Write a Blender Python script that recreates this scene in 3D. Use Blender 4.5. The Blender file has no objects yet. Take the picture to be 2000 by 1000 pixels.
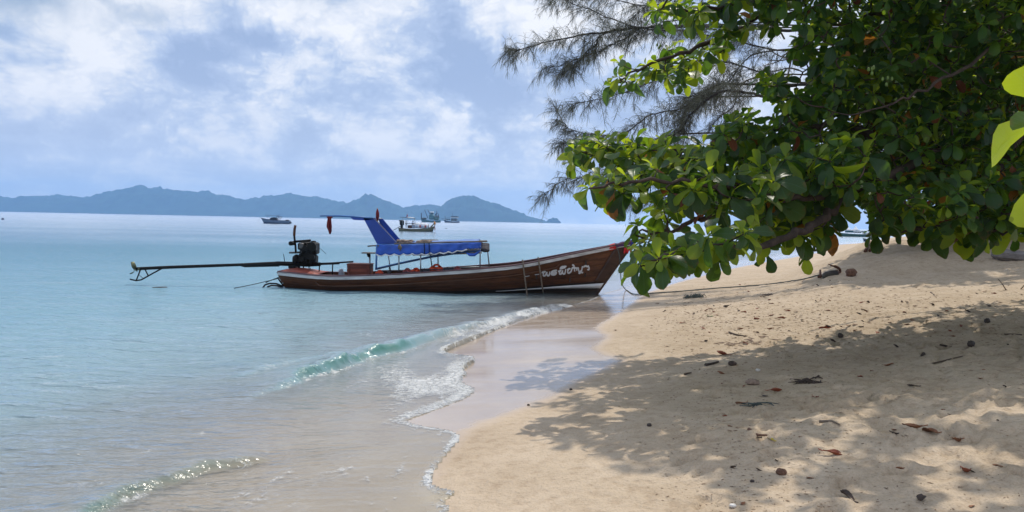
import bpy, bmesh, math, random
import numpy as np
from mathutils import Vector, Matrix

random.seed(7)
rng = np.random.default_rng(11)
scene = bpy.context.scene
COL = scene.collection

# ------------------------------------------------------------------ camera
H = 2.0                       # eye height above the water, metres
F = 1500.0                    # focal length in photo pixels (2000 wide)
RHO = math.atan(0.0208)       # the hand-held camera leans a little
TH = math.atan(66.7 / 1500.0)
_f = np.array([0, math.cos(TH), -math.sin(TH)])
_u0 = np.array([0, math.sin(TH), math.cos(TH)])
_r0 = np.array([1.0, 0, 0])
R_ = math.cos(RHO) * _r0 + math.sin(RHO) * _u0
U_ = -math.sin(RHO) * _r0 + math.cos(RHO) * _u0
EYE = np.array([0, 0, H])
cam_d = bpy.data.cameras.new('camera')
cam = bpy.data.objects.new('camera', cam_d)
COL.objects.link(cam)
cam_d.sensor_width = 36
cam_d.lens = 36 * F / 2000
cam_d.clip_start = 0.05
cam_d.clip_end = 20000
cam.matrix_world = Matrix(((R_[0], U_[0], -_f[0], 0), (R_[1], U_[1], -_f[1], 0), (R_[2], U_[2], -_f[2], H), (0, 0, 0, 1)))
scene.camera = cam

def ray(px, py):
    return _f + (px - 1000) / F * R_ - (py - 500) / F * U_
def at_Y(px, py, Y):
    d = ray(px, py); return EYE + d * (Y / d[1])
def at_z(px, py, z):
    d = ray(px, py); return EYE + d * ((z - H) / d[2])
def at_d(px, py, dist):          # at a distance along the view axis
    d = ray(px, py); return EYE + d * dist
def to_px(P):
    v = np.asarray(P, float) - EYE
    z = v @ _f
    return 1000 + F * (v @ R_) / z, 500 - F * (v @ U_) / z

# ------------------------------------------------------------------ light
SUN_EL = math.radians(60)
SUN_AZ = math.radians(26)      # from +Y towards +X: behind the trees, a little right
sun_dir = Vector((math.sin(SUN_AZ) * math.cos(SUN_EL), math.cos(SUN_AZ) * math.cos(SUN_EL), math.sin(SUN_EL)))
sl = bpy.data.lights.new('sun', 'SUN')
sl.energy = 3.3
sl.angle = math.radians(0.7)
sl.color = (1.0, 0.93, 0.82)
so = bpy.data.objects.new('sun', sl)
COL.objects.link(so)
so.rotation_euler = sun_dir.to_track_quat('Z', 'Y').to_euler()
so.location = (0, 0, 60)

scene.view_settings.view_transform = 'Standard'
scene.view_settings.look = 'None'
scene.view_settings.gamma = 1
scene.view_settings.use_curve_mapping = False
scene.view_settings.exposure = 0.0
scene.render.engine = 'CYCLES'
cy = scene.cycles
cy.max_bounces = 10
cy.diffuse_bounces = 3
cy.glossy_bounces = 3
cy.transmission_bounces = 6
cy.transparent_max_bounces = 12
cy.volume_bounces = 1
cy.caustics_reflective = False
cy.caustics_refractive = False
cy.sample_clamp_indirect = 6
cy.sample_clamp_direct = 8
cy.use_denoising = True

# ------------------------------------------------------------------ node helpers
class NT:
    def __init__(self, tree):
        self.t = tree; self.n = tree.nodes; self.l = tree.links
    def new(self, typ, **kw):
        nd = self.n.new(typ)
        for k, v in kw.items(): setattr(nd, k, v)
        return nd
    def set(self, sock, v):
        if isinstance(v, bpy.types.NodeSocket): self.l.new(v, sock)
        elif v is not None: sock.default_value = v
    def math(self, op, a, b=None, c=None, clamp=False):
        nd = self.new('ShaderNodeMath', operation=op, use_clamp=clamp)
        self.set(nd.inputs[0], a); self.set(nd.inputs[1], b); self.set(nd.inputs[2], c)
        return nd.outputs[0]
    def vmath(self, op, a, b=None):
        nd = self.new('ShaderNodeVectorMath', operation=op)
        self.set(nd.inputs[0], a); self.set(nd.inputs[1], b)
        return nd.outputs['Value'] if op in ('DOT_PRODUCT', 'LENGTH') else nd.outputs[0]
    def mix(self, f, a, b, mode='MIX'):
        nd = self.new('ShaderNodeMix', data_type='RGBA', blend_type=mode)
        self.set(nd.inputs[0], f); self.set(nd.inputs[6], a); self.set(nd.inputs[7], b)
        return nd.outputs[2]
    def noise(self, vec, scale, detail=4, rough=0.5, dist=0.0, out=0):
        nd = self.new('ShaderNodeTexNoise')
        self.set(nd.inputs['Vector'], vec); nd.inputs['Scale'].default_value = scale
        nd.inputs['Detail'].default_value = detail; nd.inputs['Roughness'].default_value = rough
        nd.inputs['Distortion'].default_value = dist
        return nd.outputs[out]
    def ramp(self, f, stops, interp='LINEAR'):
        nd = self.new('ShaderNodeValToRGB')
        cr = nd.color_ramp; cr.interpolation = interp
        while len(cr.elements) < len(stops): cr.elements.new(0.5)
        for e, (p, c) in zip(cr.elements, stops):
            e.position = p; e.color = (*c, 1) if len(c) == 3 else c
        self.set(nd.inputs[0], f)
        return nd.outputs[0]
    def maprange(self, v, a, b, c=0.0, d=1.0, smooth=True):
        nd = self.new('ShaderNodeMapRange', interpolation_type='SMOOTHSTEP' if smooth else 'LINEAR')
        self.set(nd.inputs[0], v)
        for i, x in zip((1, 2, 3, 4), (a, b, c, d)): nd.inputs[i].default_value = x
        return nd.outputs[0]
    def scale(self, vec, s):
        nd = self.new('ShaderNodeVectorMath', operation='MULTIPLY')
        self.set(nd.inputs[0], vec); nd.inputs[1].default_value = s
        return nd.outputs[0]
    def bump(self, h, strength, dist, normal=None):
        nd = self.new('ShaderNodeBump')
        nd.inputs['Strength'].default_value = strength; nd.inputs['Distance'].default_value = dist
        self.set(nd.inputs['Height'], h)
        if normal is not None: self.l.new(normal, nd.inputs['Normal'])
        return nd.outputs[0]

# ------------------------------------------------------------------ sky
world = bpy.data.worlds.new('World')
scene.world = world
world.use_nodes = True
wt = NT(world.node_tree)
wt.n.clear()
SKY = 0.1
out = wt.new('ShaderNodeOutputWorld')
bg = wt.new('ShaderNodeBackground')
bg.inputs['Strength'].default_value = SKY
wt.l.new(bg.outputs[0], out.inputs[0])
sky = wt.new('ShaderNodeTexSky', sky_type='NISHITA')
sky.sun_disc = False
sky.sun_elevation = SUN_EL
sky.sun_rotation = SUN_AZ
sky.air_density = 1.0; sky.dust_density = 1.5; sky.ozone_density = 1.5
tc = wt.new('ShaderNodeTexCoord')
D = tc.outputs['Generated']
sep = wt.new('ShaderNodeSeparateXYZ'); wt.l.new(D, sep.inputs[0])
dx, dy, dz = sep.outputs
zc = wt.math('ADD', wt.math('MAXIMUM', dz, 0.0), 0.26)
comb = wt.new('ShaderNodeCombineXYZ')
wt.l.new(wt.math('DIVIDE', dx, zc), comb.inputs[0]); wt.l.new(wt.math('DIVIDE', dy, zc), comb.inputs[1])
P = comb.outputs[0]
az = wt.math('ARCTAN2', dx, dy); el = wt.math('ARCSINE', dz)
# soft warp so that the single clouds have ragged edges
wv = wt.noise(D, 7.0, 6, 0.6, 0.3, out=1)
wv = wt.vmath('SUBTRACT', wv, (0.5, 0.5, 0.5))
comb2 = wt.new('ShaderNodeCombineXYZ'); wt.l.new(az, comb2.inputs[0]); wt.l.new(el, comb2.inputs[1])
AE = wt.vmath('ADD', comb2.outputs[0], wt.scale(wv, (0.30, 0.17, 0.0)))
def cloud_blob(px, py, sx, sy, amp):
    d = ray(px, py); d = d / np.linalg.norm(d)
    a, e = math.atan2(d[0], d[1]), math.asin(d[2])
    v = wt.vmath('SUBTRACT', AE, (a, e, 0))
    v = wt.scale(v, (F / sx, F / sy, 0))
    g = wt.math('POWER', 2.718, wt.math('MULTIPLY', wt.vmath('DOT_PRODUCT', v, v), -1.0))
    return wt.math('MULTIPLY', g, amp)
n1 = wt.noise(P, 1.5, 10, 0.58, 0.4)
n2 = wt.noise(P, 4.2, 10, 0.62, 0.4)
# billows: creased lumps of cumulus, squashed a little flat
DW = wt.vmath('ADD', wt.scale(D, (1.0, 1.0, 1.55)), wt.scale(wv, (0.10, 0.10, 0.06)))
bil = None
for sc_, am_ in ((5.5, .50), (11.5, .32), (24.0, .24), (50.0, .17), (100.0, .10)):
    q_ = wt.math('MULTIPLY', wt.math('ABSOLUTE', wt.math('SUBTRACT', wt.noise(DW, sc_, 1, 0.5), 0.5)), am_ * 4)
    bil = q_ if bil is None else wt.math('ADD', bil, q_)
v = wt.math('ADD', wt.math('MULTIPLY', n1, 1.05), wt.math('ADD', wt.math('MULTIPLY', n2, 0.45), wt.math('MULTIPLY', bil, 0.42)))
v = wt.math('ADD', v, -0.47)
BLOBS = [(430, 95, 150, 55, -.30), (210, 262, 190, 50, -.20), (930, 190, 210, 95, -.40), (620, 250, 80, 40, -.20),
         (60, 215, 150, 60, -.06), (840, 60, 100, 40, -.12), (1010, 320, 80, 14, -.10), (300, 180, 90, 40, -.1),
         (440, 268, 75, 32, .24), (725, 215, 85, 75, .16), (590, 50, 190, 45, .20), (1040, 50, 130, 70, .22),
         (890, 262, 45, 32, .26), (1060, 262, 90, 45, .16), (810, 298, 130, 30, .12), (90, 120, 150, 60, .10),
         (800, 150, 50, 70, .16), (500, 150, 120, 30, .12), (335, 255, 20, 18, .15)]
for b in BLOBS: v = wt.math('ADD', v, cloud_blob(*b))
k = 1.0 / SKY
def kc(c): return (c[0] * k, c[1] * k, c[2] * k)
cl = wt.ramp(v, [(0.20, (.38, .48, .70)), (0.36, (.49, .59, .80)), (0.44, (.63, .71, .87)), (0.52, (.80, .84, .93)), (0.66, (1.0, 1.0, 1.02))])
cl = wt.mix(1.0, cl, (k, k, k, 1), 'MULTIPLY')
# thin pale veil towards the horizon
veil = wt.maprange(el, 0.0, 0.21, 1.0, 0.0)
cl = wt.mix(wt.math('MULTIPLY', veil, 0.62), cl, (*kc((.77, .80, .89)), 1))
gap = wt.maprange(wt.noise(P, 0.8, 8, 0.6, 0.4), 0.58, 0.70)
gap = wt.math('MULTIPLY', gap, 0.75)
for b in ((30, 5, 110, 40, .95), (250, -10, 90, 25, .6), (610, -8, 70, 22, .6), (-260, 20, 200, 60, .8)):
    gap = wt.math('MAXIMUM', gap, cloud_blob(*b))
gap = wt.math('MULTIPLY', gap, wt.maprange(el, 0.12, 0.25))
final = wt.mix(gap, cl, sky.outputs[0])
wt.l.new(final, bg.inputs['Color'])

# ------------------------------------------------------------------ tagging
def tag(o, label=None, cat=None, group=None, kind=None):
    if label: o['label'] = label
    if cat: o['category'] = cat
    if group: o['group'] = group
    if kind: o['kind'] = kind
    return o
def thing(name, loc, label, cat, group=None, rz=0.0):
    o = bpy.data.objects.new(name, None)
    o.empty_display_size = 0.2
    o.location = loc; o.rotation_euler = (0, 0, rz)
    COL.objects.link(o)
    return tag(o, label, cat, group)

# ------------------------------------------------------------------ mesh builder (world coordinates)
class MB:
    def __init__(self):
        self.v = []; self.f = []; self.m = []; self.uv = []
    def add(self, verts, faces, mi=0):
        b = len(self.v)
        self.v.extend([tuple(map(float, p)) for p in verts])
        self.f.extend([tuple(b + i for i in fc) for fc in faces])
        self.m.extend([mi] * len(faces))
        return self
    def box(self, c, s, mi=0, rot=None):
        sx, sy, sz = s[0] / 2, s[1] / 2, s[2] / 2
        vs = [(x, y, z) for x in (-sx, sx) for y in (-sy, sy) for z in (-sz, sz)]
        if rot is not None: vs = [rot @ Vector(q) for q in vs]
        vs = [(q[0] + c[0], q[1] + c[1], q[2] + c[2]) for q in vs]
        return self.add(vs, [(0, 1, 3, 2), (4, 6, 7, 5), (0, 4, 5, 1), (2, 3, 7, 6), (0, 2, 6, 4), (1, 5, 7, 3)], mi)
    def bbox(self, c, s, bev=0.15, mi=0, rot=None):     # a box with chamfered upright and flat edges
        sx, sy, sz = s[0] / 2, s[1] / 2, s[2] / 2
        b = bev * min(s)
        rings = []
        for z, i in ((-sz, b), (-sz + b, 0), (sz - b, 0), (sz, b)):
            x, y = sx - i, sy - i; q = b if i == 0 else b
            rings.append([(x, -y + q, z), (x, y - q, z), (x - q, y, z), (-x + q, y, z), (-x, y - q, z), (-x, -y + q, z), (-x + q, -y, z), (x - q, -y, z)])
        vs = [p for r in rings for p in r]
        if rot is not None: vs = [tuple(rot @ Vector(q)) for q in vs]
        vs = [(q[0] + c[0], q[1] + c[1], q[2] + c[2]) for q in vs]
        fs = [(r * 8 + i, r * 8 + (i + 1) % 8, (r + 1) * 8 + (i + 1) % 8, (r + 1) * 8 + i) for r in range(3) for i in range(8)]
        fs += [tuple(range(7, -1, -1)), tuple(range(24, 32))]
        return self.add(vs, fs, mi)
    def tube(self, pts, rad, n=8, mi=0, cap=True, flat=1.0):
        pts = [Vector(map(float, p)) for p in pts]
        if not hasattr(rad, '__len__'): rad = [rad] * len(pts)
        vs = []; prev = None
        for i, p in enumerate(pts):
            a = pts[max(i - 1, 0)]; b = pts[min(i + 1, len(pts) - 1)]
            t = (b - a).normalized() if (b - a).length > 1e-9 else Vector((0, 0, 1))
            if prev is None:
                ref = Vector((0, 0, 1)) if abs(t.z) < 0.9 else Vector((1, 0, 0))
                x = t.cross(ref).normalized()
            else:
                x = (prev - t * prev.dot(t)).normalized()
            prev = x; y = t.cross(x)
            for j in range(n):
                an = 2 * math.pi * j / n
                vs.append(p + x * (math.cos(an) * rad[i]) + y * (math.sin(an) * rad[i] * flat))
        fs = [(i * n + j, i * n + (j + 1) % n, (i + 1) * n + (j + 1) % n, (i + 1) * n + j) for i in range(len(pts) - 1) for j in range(n)]
        if cap: fs += [tuple(range(n - 1, -1, -1)), tuple(range((len(pts) - 1) * n, len(pts) * n))]
        return self.add(vs, fs, mi)
    def prism(self, poly, dvec, mi=0):        # a polygon in space swept along dvec: real thickness
        n = len(poly); d = Vector(dvec)
        vs = [Vector(p) for p in poly] + [Vector(p) + d for p in poly]
        fs = [tuple(range(n - 1, -1, -1)), tuple(range(n, 2 * n))] + [(i, (i + 1) % n, n + (i + 1) % n, n + i) for i in range(n)]
        return self.add(vs, fs, mi)
    def ball(self, c, r, seg=10, rings=7, mi=0, jit=0.0, rot=None):
        rx, ry, rz = r if hasattr(r, '__len__') else (r, r, r)
        vs = [(0, 0, -rz)]
        for i in range(1, rings):
            ph = -math.pi / 2 + math.pi * i / rings
            for j in range(seg):
                a = 2 * math.pi * j / seg
                q = 1 + random.uniform(-jit, jit)
                vs.append((rx * math.cos(ph) * math.cos(a) * q, ry * math.cos(ph) * math.sin(a) * q, rz * math.sin(ph) * q))
        vs.append((0, 0, rz))
        fs = [(0, 1 + (j + 1) % seg, 1 + j) for j in range(seg)]
        for i in range(rings - 2):
            for j in range(seg):
                a = 1 + i * seg
                fs.append((a + j, a + (j + 1) % seg, a + seg + (j + 1) % seg, a + seg + j))
        a = 1 + (rings - 2) * seg; t = len(vs) - 1
        fs += [(a + j, a + (j + 1) % seg, t) for j in range(seg)]
        if rot is not None: vs = [tuple(rot @ Vector(q)) for q in vs]
        return self.add([(p[0] + c[0], p[1] + c[1], p[2] + c[2]) for p in vs], fs, mi)
    def ring(self, c, R, r, n=28, m=10, rot=None, mi=0):
        vs = []
        for i in range(n):
            a = 2 * math.pi * i / n
            for j in range(m):
                b = 2 * math.pi * j / m
                q = Vector(((R + r * math.cos(b)) * math.cos(a), (R + r * math.cos(b)) * math.sin(a), r * math.sin(b)))
                if rot is not None: q = rot @ q
                vs.append((q[0] + c[0], q[1] + c[1], q[2] + c[2]))
        fs = [(i * m + j, ((i + 1) % n) * m + j, ((i + 1) % n) * m + (j + 1) % m, i * m + (j + 1) % m) for i in range(n) for j in range(m)]
        return self.add(vs, fs, mi)
    def grid(self, rows, mi=0, close=False):
        n = len(rows[0]); vs = [p for r in rows for p in r]
        fs = [(i * n + j, i * n + j + 1, (i + 1) * n + j + 1, (i + 1) * n + j) for i in range(len(rows) - 1) for j in range(n - 1)]
        if close: fs += [(i * n + n - 1, i * n, (i + 1) * n, (i + 1) * n + n - 1) for i in range(len(rows) - 1)]
        return self.add(vs, fs, mi)
    def build(self, name, mats, parent=None, smooth=False, solid=0.0, label=None):
        me = bpy.data.meshes.new(name)
        org = Vector(parent_origin(parent)) if parent is not None else Vector(self.v[0]) * 0
        me.from_pydata([(p[0] - org.x, p[1] - org.y, p[2] - org.z) for p in self.v], [], self.f)
        if not isinstance(mats, (list, tuple)): mats = [mats]
        for m in mats: me.materials.append(m)
        if len(mats) > 1: me.polygons.foreach_set('material_index', self.m)
        if smooth:
            me.polygons.foreach_set('use_smooth', [True] * len(me.polygons))
            if smooth == 'auto': me.set_sharp_from_angle(angle=math.radians(40))
        me.update()
        bm = bmesh.new(); bm.from_mesh(me); bmesh.ops.recalc_face_normals(bm, faces=bm.faces)
        bm.to_mesh(me); bm.free()
        o = bpy.data.objects.new(name, me)
        COL.objects.link(o)
        if parent is not None: o.parent = parent
        if solid:
            md = o.modifiers.new('solidify', 'SOLIDIFY'); md.thickness = solid; md.offset = 0
        if label: o['label'] = label
        return o
def parent_origin(o):
    p = Vector((0, 0, 0))
    while o is not None:
        p += Vector(o.location); o = o.parent
    return p
def single(mb, name, mats, loc, label, cat, group=None, smooth=False, solid=0.0):
    """A thing that is one mesh: its origin is put at loc."""
    loc = Vector(map(float, loc))
    mb.v = [(p[0] - loc.x, p[1] - loc.y, p[2] - loc.z) for p in mb.v]
    o = mb.build(name, mats, None, smooth, solid)
    o.location = loc
    return tag(o, label, cat, group)

def spline(pts, n=8):
    """Catmull-Rom through the points."""
    P = np.array([np.asarray(p, float) for p in pts])
    P = np.vstack([2 * P[0] - P[1], P, 2 * P[-1] - P[-2]])
    o = []
    for i in range(1, len(P) - 2):
        for k in range(n):
            t = k / n
            a, b, c, d = P[i - 1], P[i], P[i + 1], P[i + 2]
            o.append(0.5 * ((2 * b) + (c - a) * t + (2 * a - 5 * b + 4 * c - d) * t ** 2 + (3 * b - a - 3 * c + d) * t ** 3))
    o.append(P[-2])
    return np.array(o)

# ------------------------------------------------------------------ numpy noise
_perm = np.random.default_rng(3).permutation(512)
_perm = np.concatenate([_perm, _perm, _perm])
_gr = np.random.default_rng(4).uniform(0, 2 * np.pi, 512)
_gx, _gy = np.cos(_gr), np.sin(_gr)
def perlin(x, y):
    xi = np.floor(x).astype(int); yi = np.floor(y).astype(int)
    xf = x - xi; yf = y - yi
    u = xf ** 3 * (xf * (xf * 6 - 15) + 10); w = yf ** 3 * (yf * (yf * 6 - 15) + 10)
    def g(ix, iy, fx, fy):
        h = _perm[_perm[ix & 511] + (iy & 511)] & 511
        return _gx[h] * fx + _gy[h] * fy
    a = g(xi, yi, xf, yf); b = g(xi + 1, yi, xf - 1, yf)
    c = g(xi, yi + 1, xf, yf - 1); d = g(xi + 1, yi + 1, xf - 1, yf - 1)
    return (a + u * (b - a)) * (1 - w) + (c + u * (d - c)) * w * 1.0
def fbm(x, y, octv=4, lac=2.03, gain=0.5):
    s = 0; a = 1.0
    for i in range(octv):
        s = s + a * perlin(x + 17.3 * i, y - 9.1 * i); x = x * lac; y = y * lac; a *= gain
    return s
def sstep(a, b, x):
    t = np.clip((x - a) / (b - a), 0, 1); return t * t * (3 - 2 * t)
def poly_sd(poly, X, Y):
    """Signed distance to an open polyline (positive to the right of its direction) and the arc position."""
    if X.ndim == 2 and X.size > 60000:       # dense sheets: measure every third vertex, blend between
        ii = np.unique(np.append(np.arange(0, X.shape[0], 3), X.shape[0] - 1)); jj = np.unique(np.append(np.arange(0, X.shape[1], 3), X.shape[1] - 1))
        o_ = []
        for c_ in poly_sd(poly, X[np.ix_(ii, jj)].ravel(), Y[np.ix_(ii, jj)].ravel()):
            c_ = c_.reshape(len(ii), len(jj))
            fi = np.interp(np.arange(X.shape[0]), ii, np.arange(len(ii))); a_ = np.minimum(fi.astype(int), len(ii) - 2); wa = (fi - a_)[:, None]
            c_ = c_[a_] * (1 - wa) + c_[a_ + 1] * wa
            fj = np.interp(np.arange(X.shape[1]), jj, np.arange(len(jj))); b_ = np.minimum(fj.astype(int), len(jj) - 2); wb = (fj - b_)[None]
            o_.append(c_[:, b_] * (1 - wb) + c_[:, b_ + 1] * wb)
        return o_[0], o_[1]
    best = np.full(X.shape, 1e18); sg = np.zeros(X.shape); arc = np.zeros(X.shape); acc = 0.0
    for (a, b) in zip(poly[:-1], poly[1:]):
        dx_, dy_ = b[0] - a[0], b[1] - a[1]; L2 = dx_ * dx_ + dy_ * dy_; L = math.sqrt(L2)
        t = np.clip(((X - a[0]) * dx_ + (Y - a[1]) * dy_) / L2, 0, 1)
        ex = X - a[0] - t * dx_; ey = Y - a[1] - t * dy_
        d2 = ex * ex + ey * ey
        m = d2 < best - 1e-9
        best = np.where(m, d2, best)
        cr = (X - a[0]) * dy_ - (Y - a[1]) * dx_
        sg = np.where(m, np.sign(cr), sg); arc = np.where(m, acc + t * L, arc); acc += L
    return np.sqrt(best) * sg, arc

# ------------------------------------------------------------------ materials
def mat(name, col, rough=0.6, metal=0.0, var=0.15, scale=6.0, bump=0.0, spec=0.5, col2=None, stretch=(1, 1, 1)):
    m = bpy.data.materials.new(name); m.use_nodes = True
    t = NT(m.node_tree); b = t.n['Principled BSDF']
    tcx = t.new('ShaderNodeTexCoord')
    vec = t.scale(tcx.outputs['Object'], stretch)
    nz = t.noise(vec, scale, 6, 0.6, 0.2)
    c1 = tuple(max(0, c * (1 - var)) for c in col); c2 = col2 or tuple(min(1, c * (1 + var)) for c in col)
    t.l.new(t.ramp(nz, [(0.32, c1), (0.68, c2)]), b.inputs['Base Color'])
    b.inputs['Roughness'].default_value = rough
    b.inputs['Metallic'].default_value = metal
    b.inputs['Specular IOR Level'].default_value = spec
    if bump: t.l.new(t.bump(t.noise(vec, scale * 4, 5, 0.6), bump, 0.01), b.inputs['Normal'])
    return m

def mat_sand():
    m = bpy.data.materials.new('sand'); m.use_nodes = True
    t = NT(m.node_tree); b = t.n['Principled BSDF']
    geo = t.new('ShaderNodeNewGeometry'); pos = geo.outputs['Position']
    wet = t.new('ShaderNodeAttribute', attribute_name='wet').outputs['Fac']
    n = t.noise(pos, 1.3, 5, 0.6); n2 = t.noise(pos, 60.0, 3, 0.7); n3 = t.noise(pos, 9.0, 4, 0.6)
    dry = t.ramp(n, [(0.3, (.45, .352, .248)), (0.7, (.57, .463, .345))])
    grain = t.ramp(n2, [(0.30, (.62, .58, .52)), (0.5, (1, 1, 1)), (0.75, (1.0, 1.0, 1.0))])
    dry = t.mix(0.55, dry, grain, 'MULTIPLY')
    dry = t.mix(0.6, dry, t.ramp(n3, [(0.32, (.70, .65, .60)), (0.52, (1, 1, 1))]), 'MULTIPLY')
    wetc = t.ramp(n, [(0.3, (.40, .318, .25)), (0.7, (.48, .39, .31))])
    t.l.new(t.mix(t.maprange(wet, 0.05, 0.75), dry, wetc), b.inputs['Base Color'])
    pat = t.noise(t.scale(pos, (.5, 2.4, 1)), 2.2, 5, 0.6, 0.4)
    rr = t.math('ADD', t.maprange(wet, 0.30, 0.97, 0.9, 0.09), t.math('MULTIPLY', t.maprange(pat, .42, .62), .10))
    t.l.new(rr, b.inputs['Roughness'])
    t.l.new(t.maprange(wet, 0.1, 0.9, 0.25, 0.46), b.inputs['Specular IOR Level'])
    hgt = t.math('ADD', t.math('MULTIPLY', n2, 0.3), t.math('ADD', t.noise(pos, 22.0, 4, 0.65), t.math('MULTIPLY', n3, 1.5)))
    bs = t.new('ShaderNodeBump'); bs.inputs['Distance'].default_value = 0.02
    t.l.new(t.maprange(wet, 0.1, 0.7, 1.0, 0.02), bs.inputs['Strength'])
    t.l.new(hgt, bs.inputs['Height'])
    t.l.new(bs.outputs[0], b.inputs['Normal'])
    return m

def mat_water():
    m = bpy.data.materials.new('sea_water'); m.use_nodes = True
    t = NT(m.node_tree); t.n.clear()
    o = t.new('ShaderNodeOutputMaterial')
    geo = t.new('ShaderNodeNewGeometry'); pos = geo.outputs['Position']
    dep = t.new('ShaderNodeAttribute', attribute_name='depth').outputs['Fac']
    foam = t.new('ShaderNodeAttribute', attribute_name='foam').outputs['Fac']
    calm = t.new('ShaderNodeAttribute', attribute_name='calm').outputs['Fac']
    # ripples: long across the view of the shore, shorter towards it
    r1 = t.noise(t.scale(pos, (0.9, 2.2, 1)), 1.6, 3, 0.55, 0.6)
    r2 = t.noise(t.scale(pos, (1.0, 2.0, 1)), 7.0, 3, 0.55, 0.4)
    r3 = t.noise(t.scale(pos, (0.25, 0.7, 1)), 0.6, 3, 0.5, 0.5)
    rg = t.math('ABSOLUTE', t.math('SUBTRACT', t.noise(t.scale(pos, (0.8, 2.4, 1)), 1.1, 2, 0.5, 0.8), 0.5))
    r1 = t.math('SUBTRACT', t.math('MULTIPLY', r1, 0.75), t.math('MULTIPLY', rg, 1.3))
    hh = t.math('ADD', t.math('MULTIPLY', r1, 1.0), t.math('ADD', t.math('MULTIPLY', r2, 0.40), t.math('MULTIPLY', r3, 1.6)))
    bp = t.new('ShaderNodeBump'); bp.inputs['Distance'].default_value = 0.15
    t.l.new(t.math('MULTIPLY', calm, 0.95), bp.inputs['Strength']); t.l.new(hh, bp.inputs['Height'])
    N = bp.outputs[0]
    fr = t.new('ShaderNodeFresnel'); fr.inputs['IOR'].default_value = 1.333; t.l.new(N, fr.inputs['Normal'])
    gl = t.new('ShaderNodeBsdfGlossy'); t.l.new(t.maprange(calm, .10, 1.0, .17, .09, smooth=False), gl.inputs['Roughness']); t.l.new(N, gl.inputs['Normal'])
    gl.inputs['Color'].default_value = (1, 1, 1, 1)
    tr = t.new('ShaderNodeBsdfTransparent')
    tr.inputs['Color'].default_value = (.95, .985, .98, 1)
    df = t.new('ShaderNodeBsdfDiffuse')
    glass = t.new('ShaderNodeAttribute', attribute_name='glass').outputs['Fac']
    hueo = (t.ramp(t.math('MULTIPLY', dep, 0.3), [(0.0, (.46, .47, .46)), (0.04, (.36, .44, .47)), (0.08, (.29, .43, .49)), (0.25, (.19, .345, .425)), (0.6, (.125, .27, .36)), (1.0, (.085, .20, .30))])); t.l.new(t.mix(glass, hueo, (.045, .20, .135, 1)), df.inputs['Color'])
    t.l.new(N, df.inputs['Normal'])
    op = t.math('SUBTRACT', 1.0, t.math('POWER', 2.718, t.math('MULTIPLY', dep, -4.2)))
    body = t.new('ShaderNodeMixShader'); t.l.new(op, body.inputs[0]); t.l.new(tr.outputs[0], body.inputs[1]); t.l.new(df.outputs[0], body.inputs[2])
    surf = t.new('ShaderNodeMixShader'); t.l.new(fr.outputs[0], surf.inputs[0]); t.l.new(body.outputs[0], surf.inputs[1]); t.l.new(gl.outputs[0], surf.inputs[2])
    # foam: lace of bubbles
    vo = t.new('ShaderNodeTexVoronoi', feature='DISTANCE_TO_EDGE'); vo.inputs['Scale'].default_value = 9.0
    wob = t.vmath('ADD', t.scale(pos, (1, 1, 0)), t.scale(t.noise(pos, 5.0, 4, 0.6, out=1), (0.35, 0.35, 0)))
    t.l.new(wob, vo.inputs['Vector'])
    lace = t.maprange(vo.outputs['Distance'], 0.0, 0.16, 1.0, 0.0)
    fn = t.noise(pos, 14.0, 5, 0.65)
    fo = t.math('ADD', t.math('MULTIPLY', foam, 1.55), t.math('ADD', t.math('MULTIPLY', lace, 0.35), t.math('MULTIPLY', fn, 1.1)))
    fo = t.math('MULTIPLY', t.maprange(fo, 1.18, 1.75), t.maprange(foam, 0.02, 0.25))
    fd = t.new('ShaderNodeBsdfPrincipled'); fd.inputs['Base Color'].default_value = (.82, .83, .82, 1); fd.inputs['Roughness'].default_value = 0.55
    fb = t.new('ShaderNodeBump'); fb.inputs['Strength'].default_value = 0.9; fb.inputs['Distance'].default_value = 0.04
    t.l.new(t.math('ADD', t.noise(pos, 30.0, 4, 0.7), lace), fb.inputs['Height']); t.l.new(fb.outputs[0], fd.inputs['Normal'])
    fm = t.new('ShaderNodeMixShader'); t.l.new(t.math('MULTIPLY', fo, 0.80), fm.inputs[0]); t.l.new(surf.outputs[0], fm.inputs[1]); t.l.new(fd.outputs[0], fm.inputs[2])
    t.l.new(fm.outputs[0], o.inputs[0])
    return m

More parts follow.
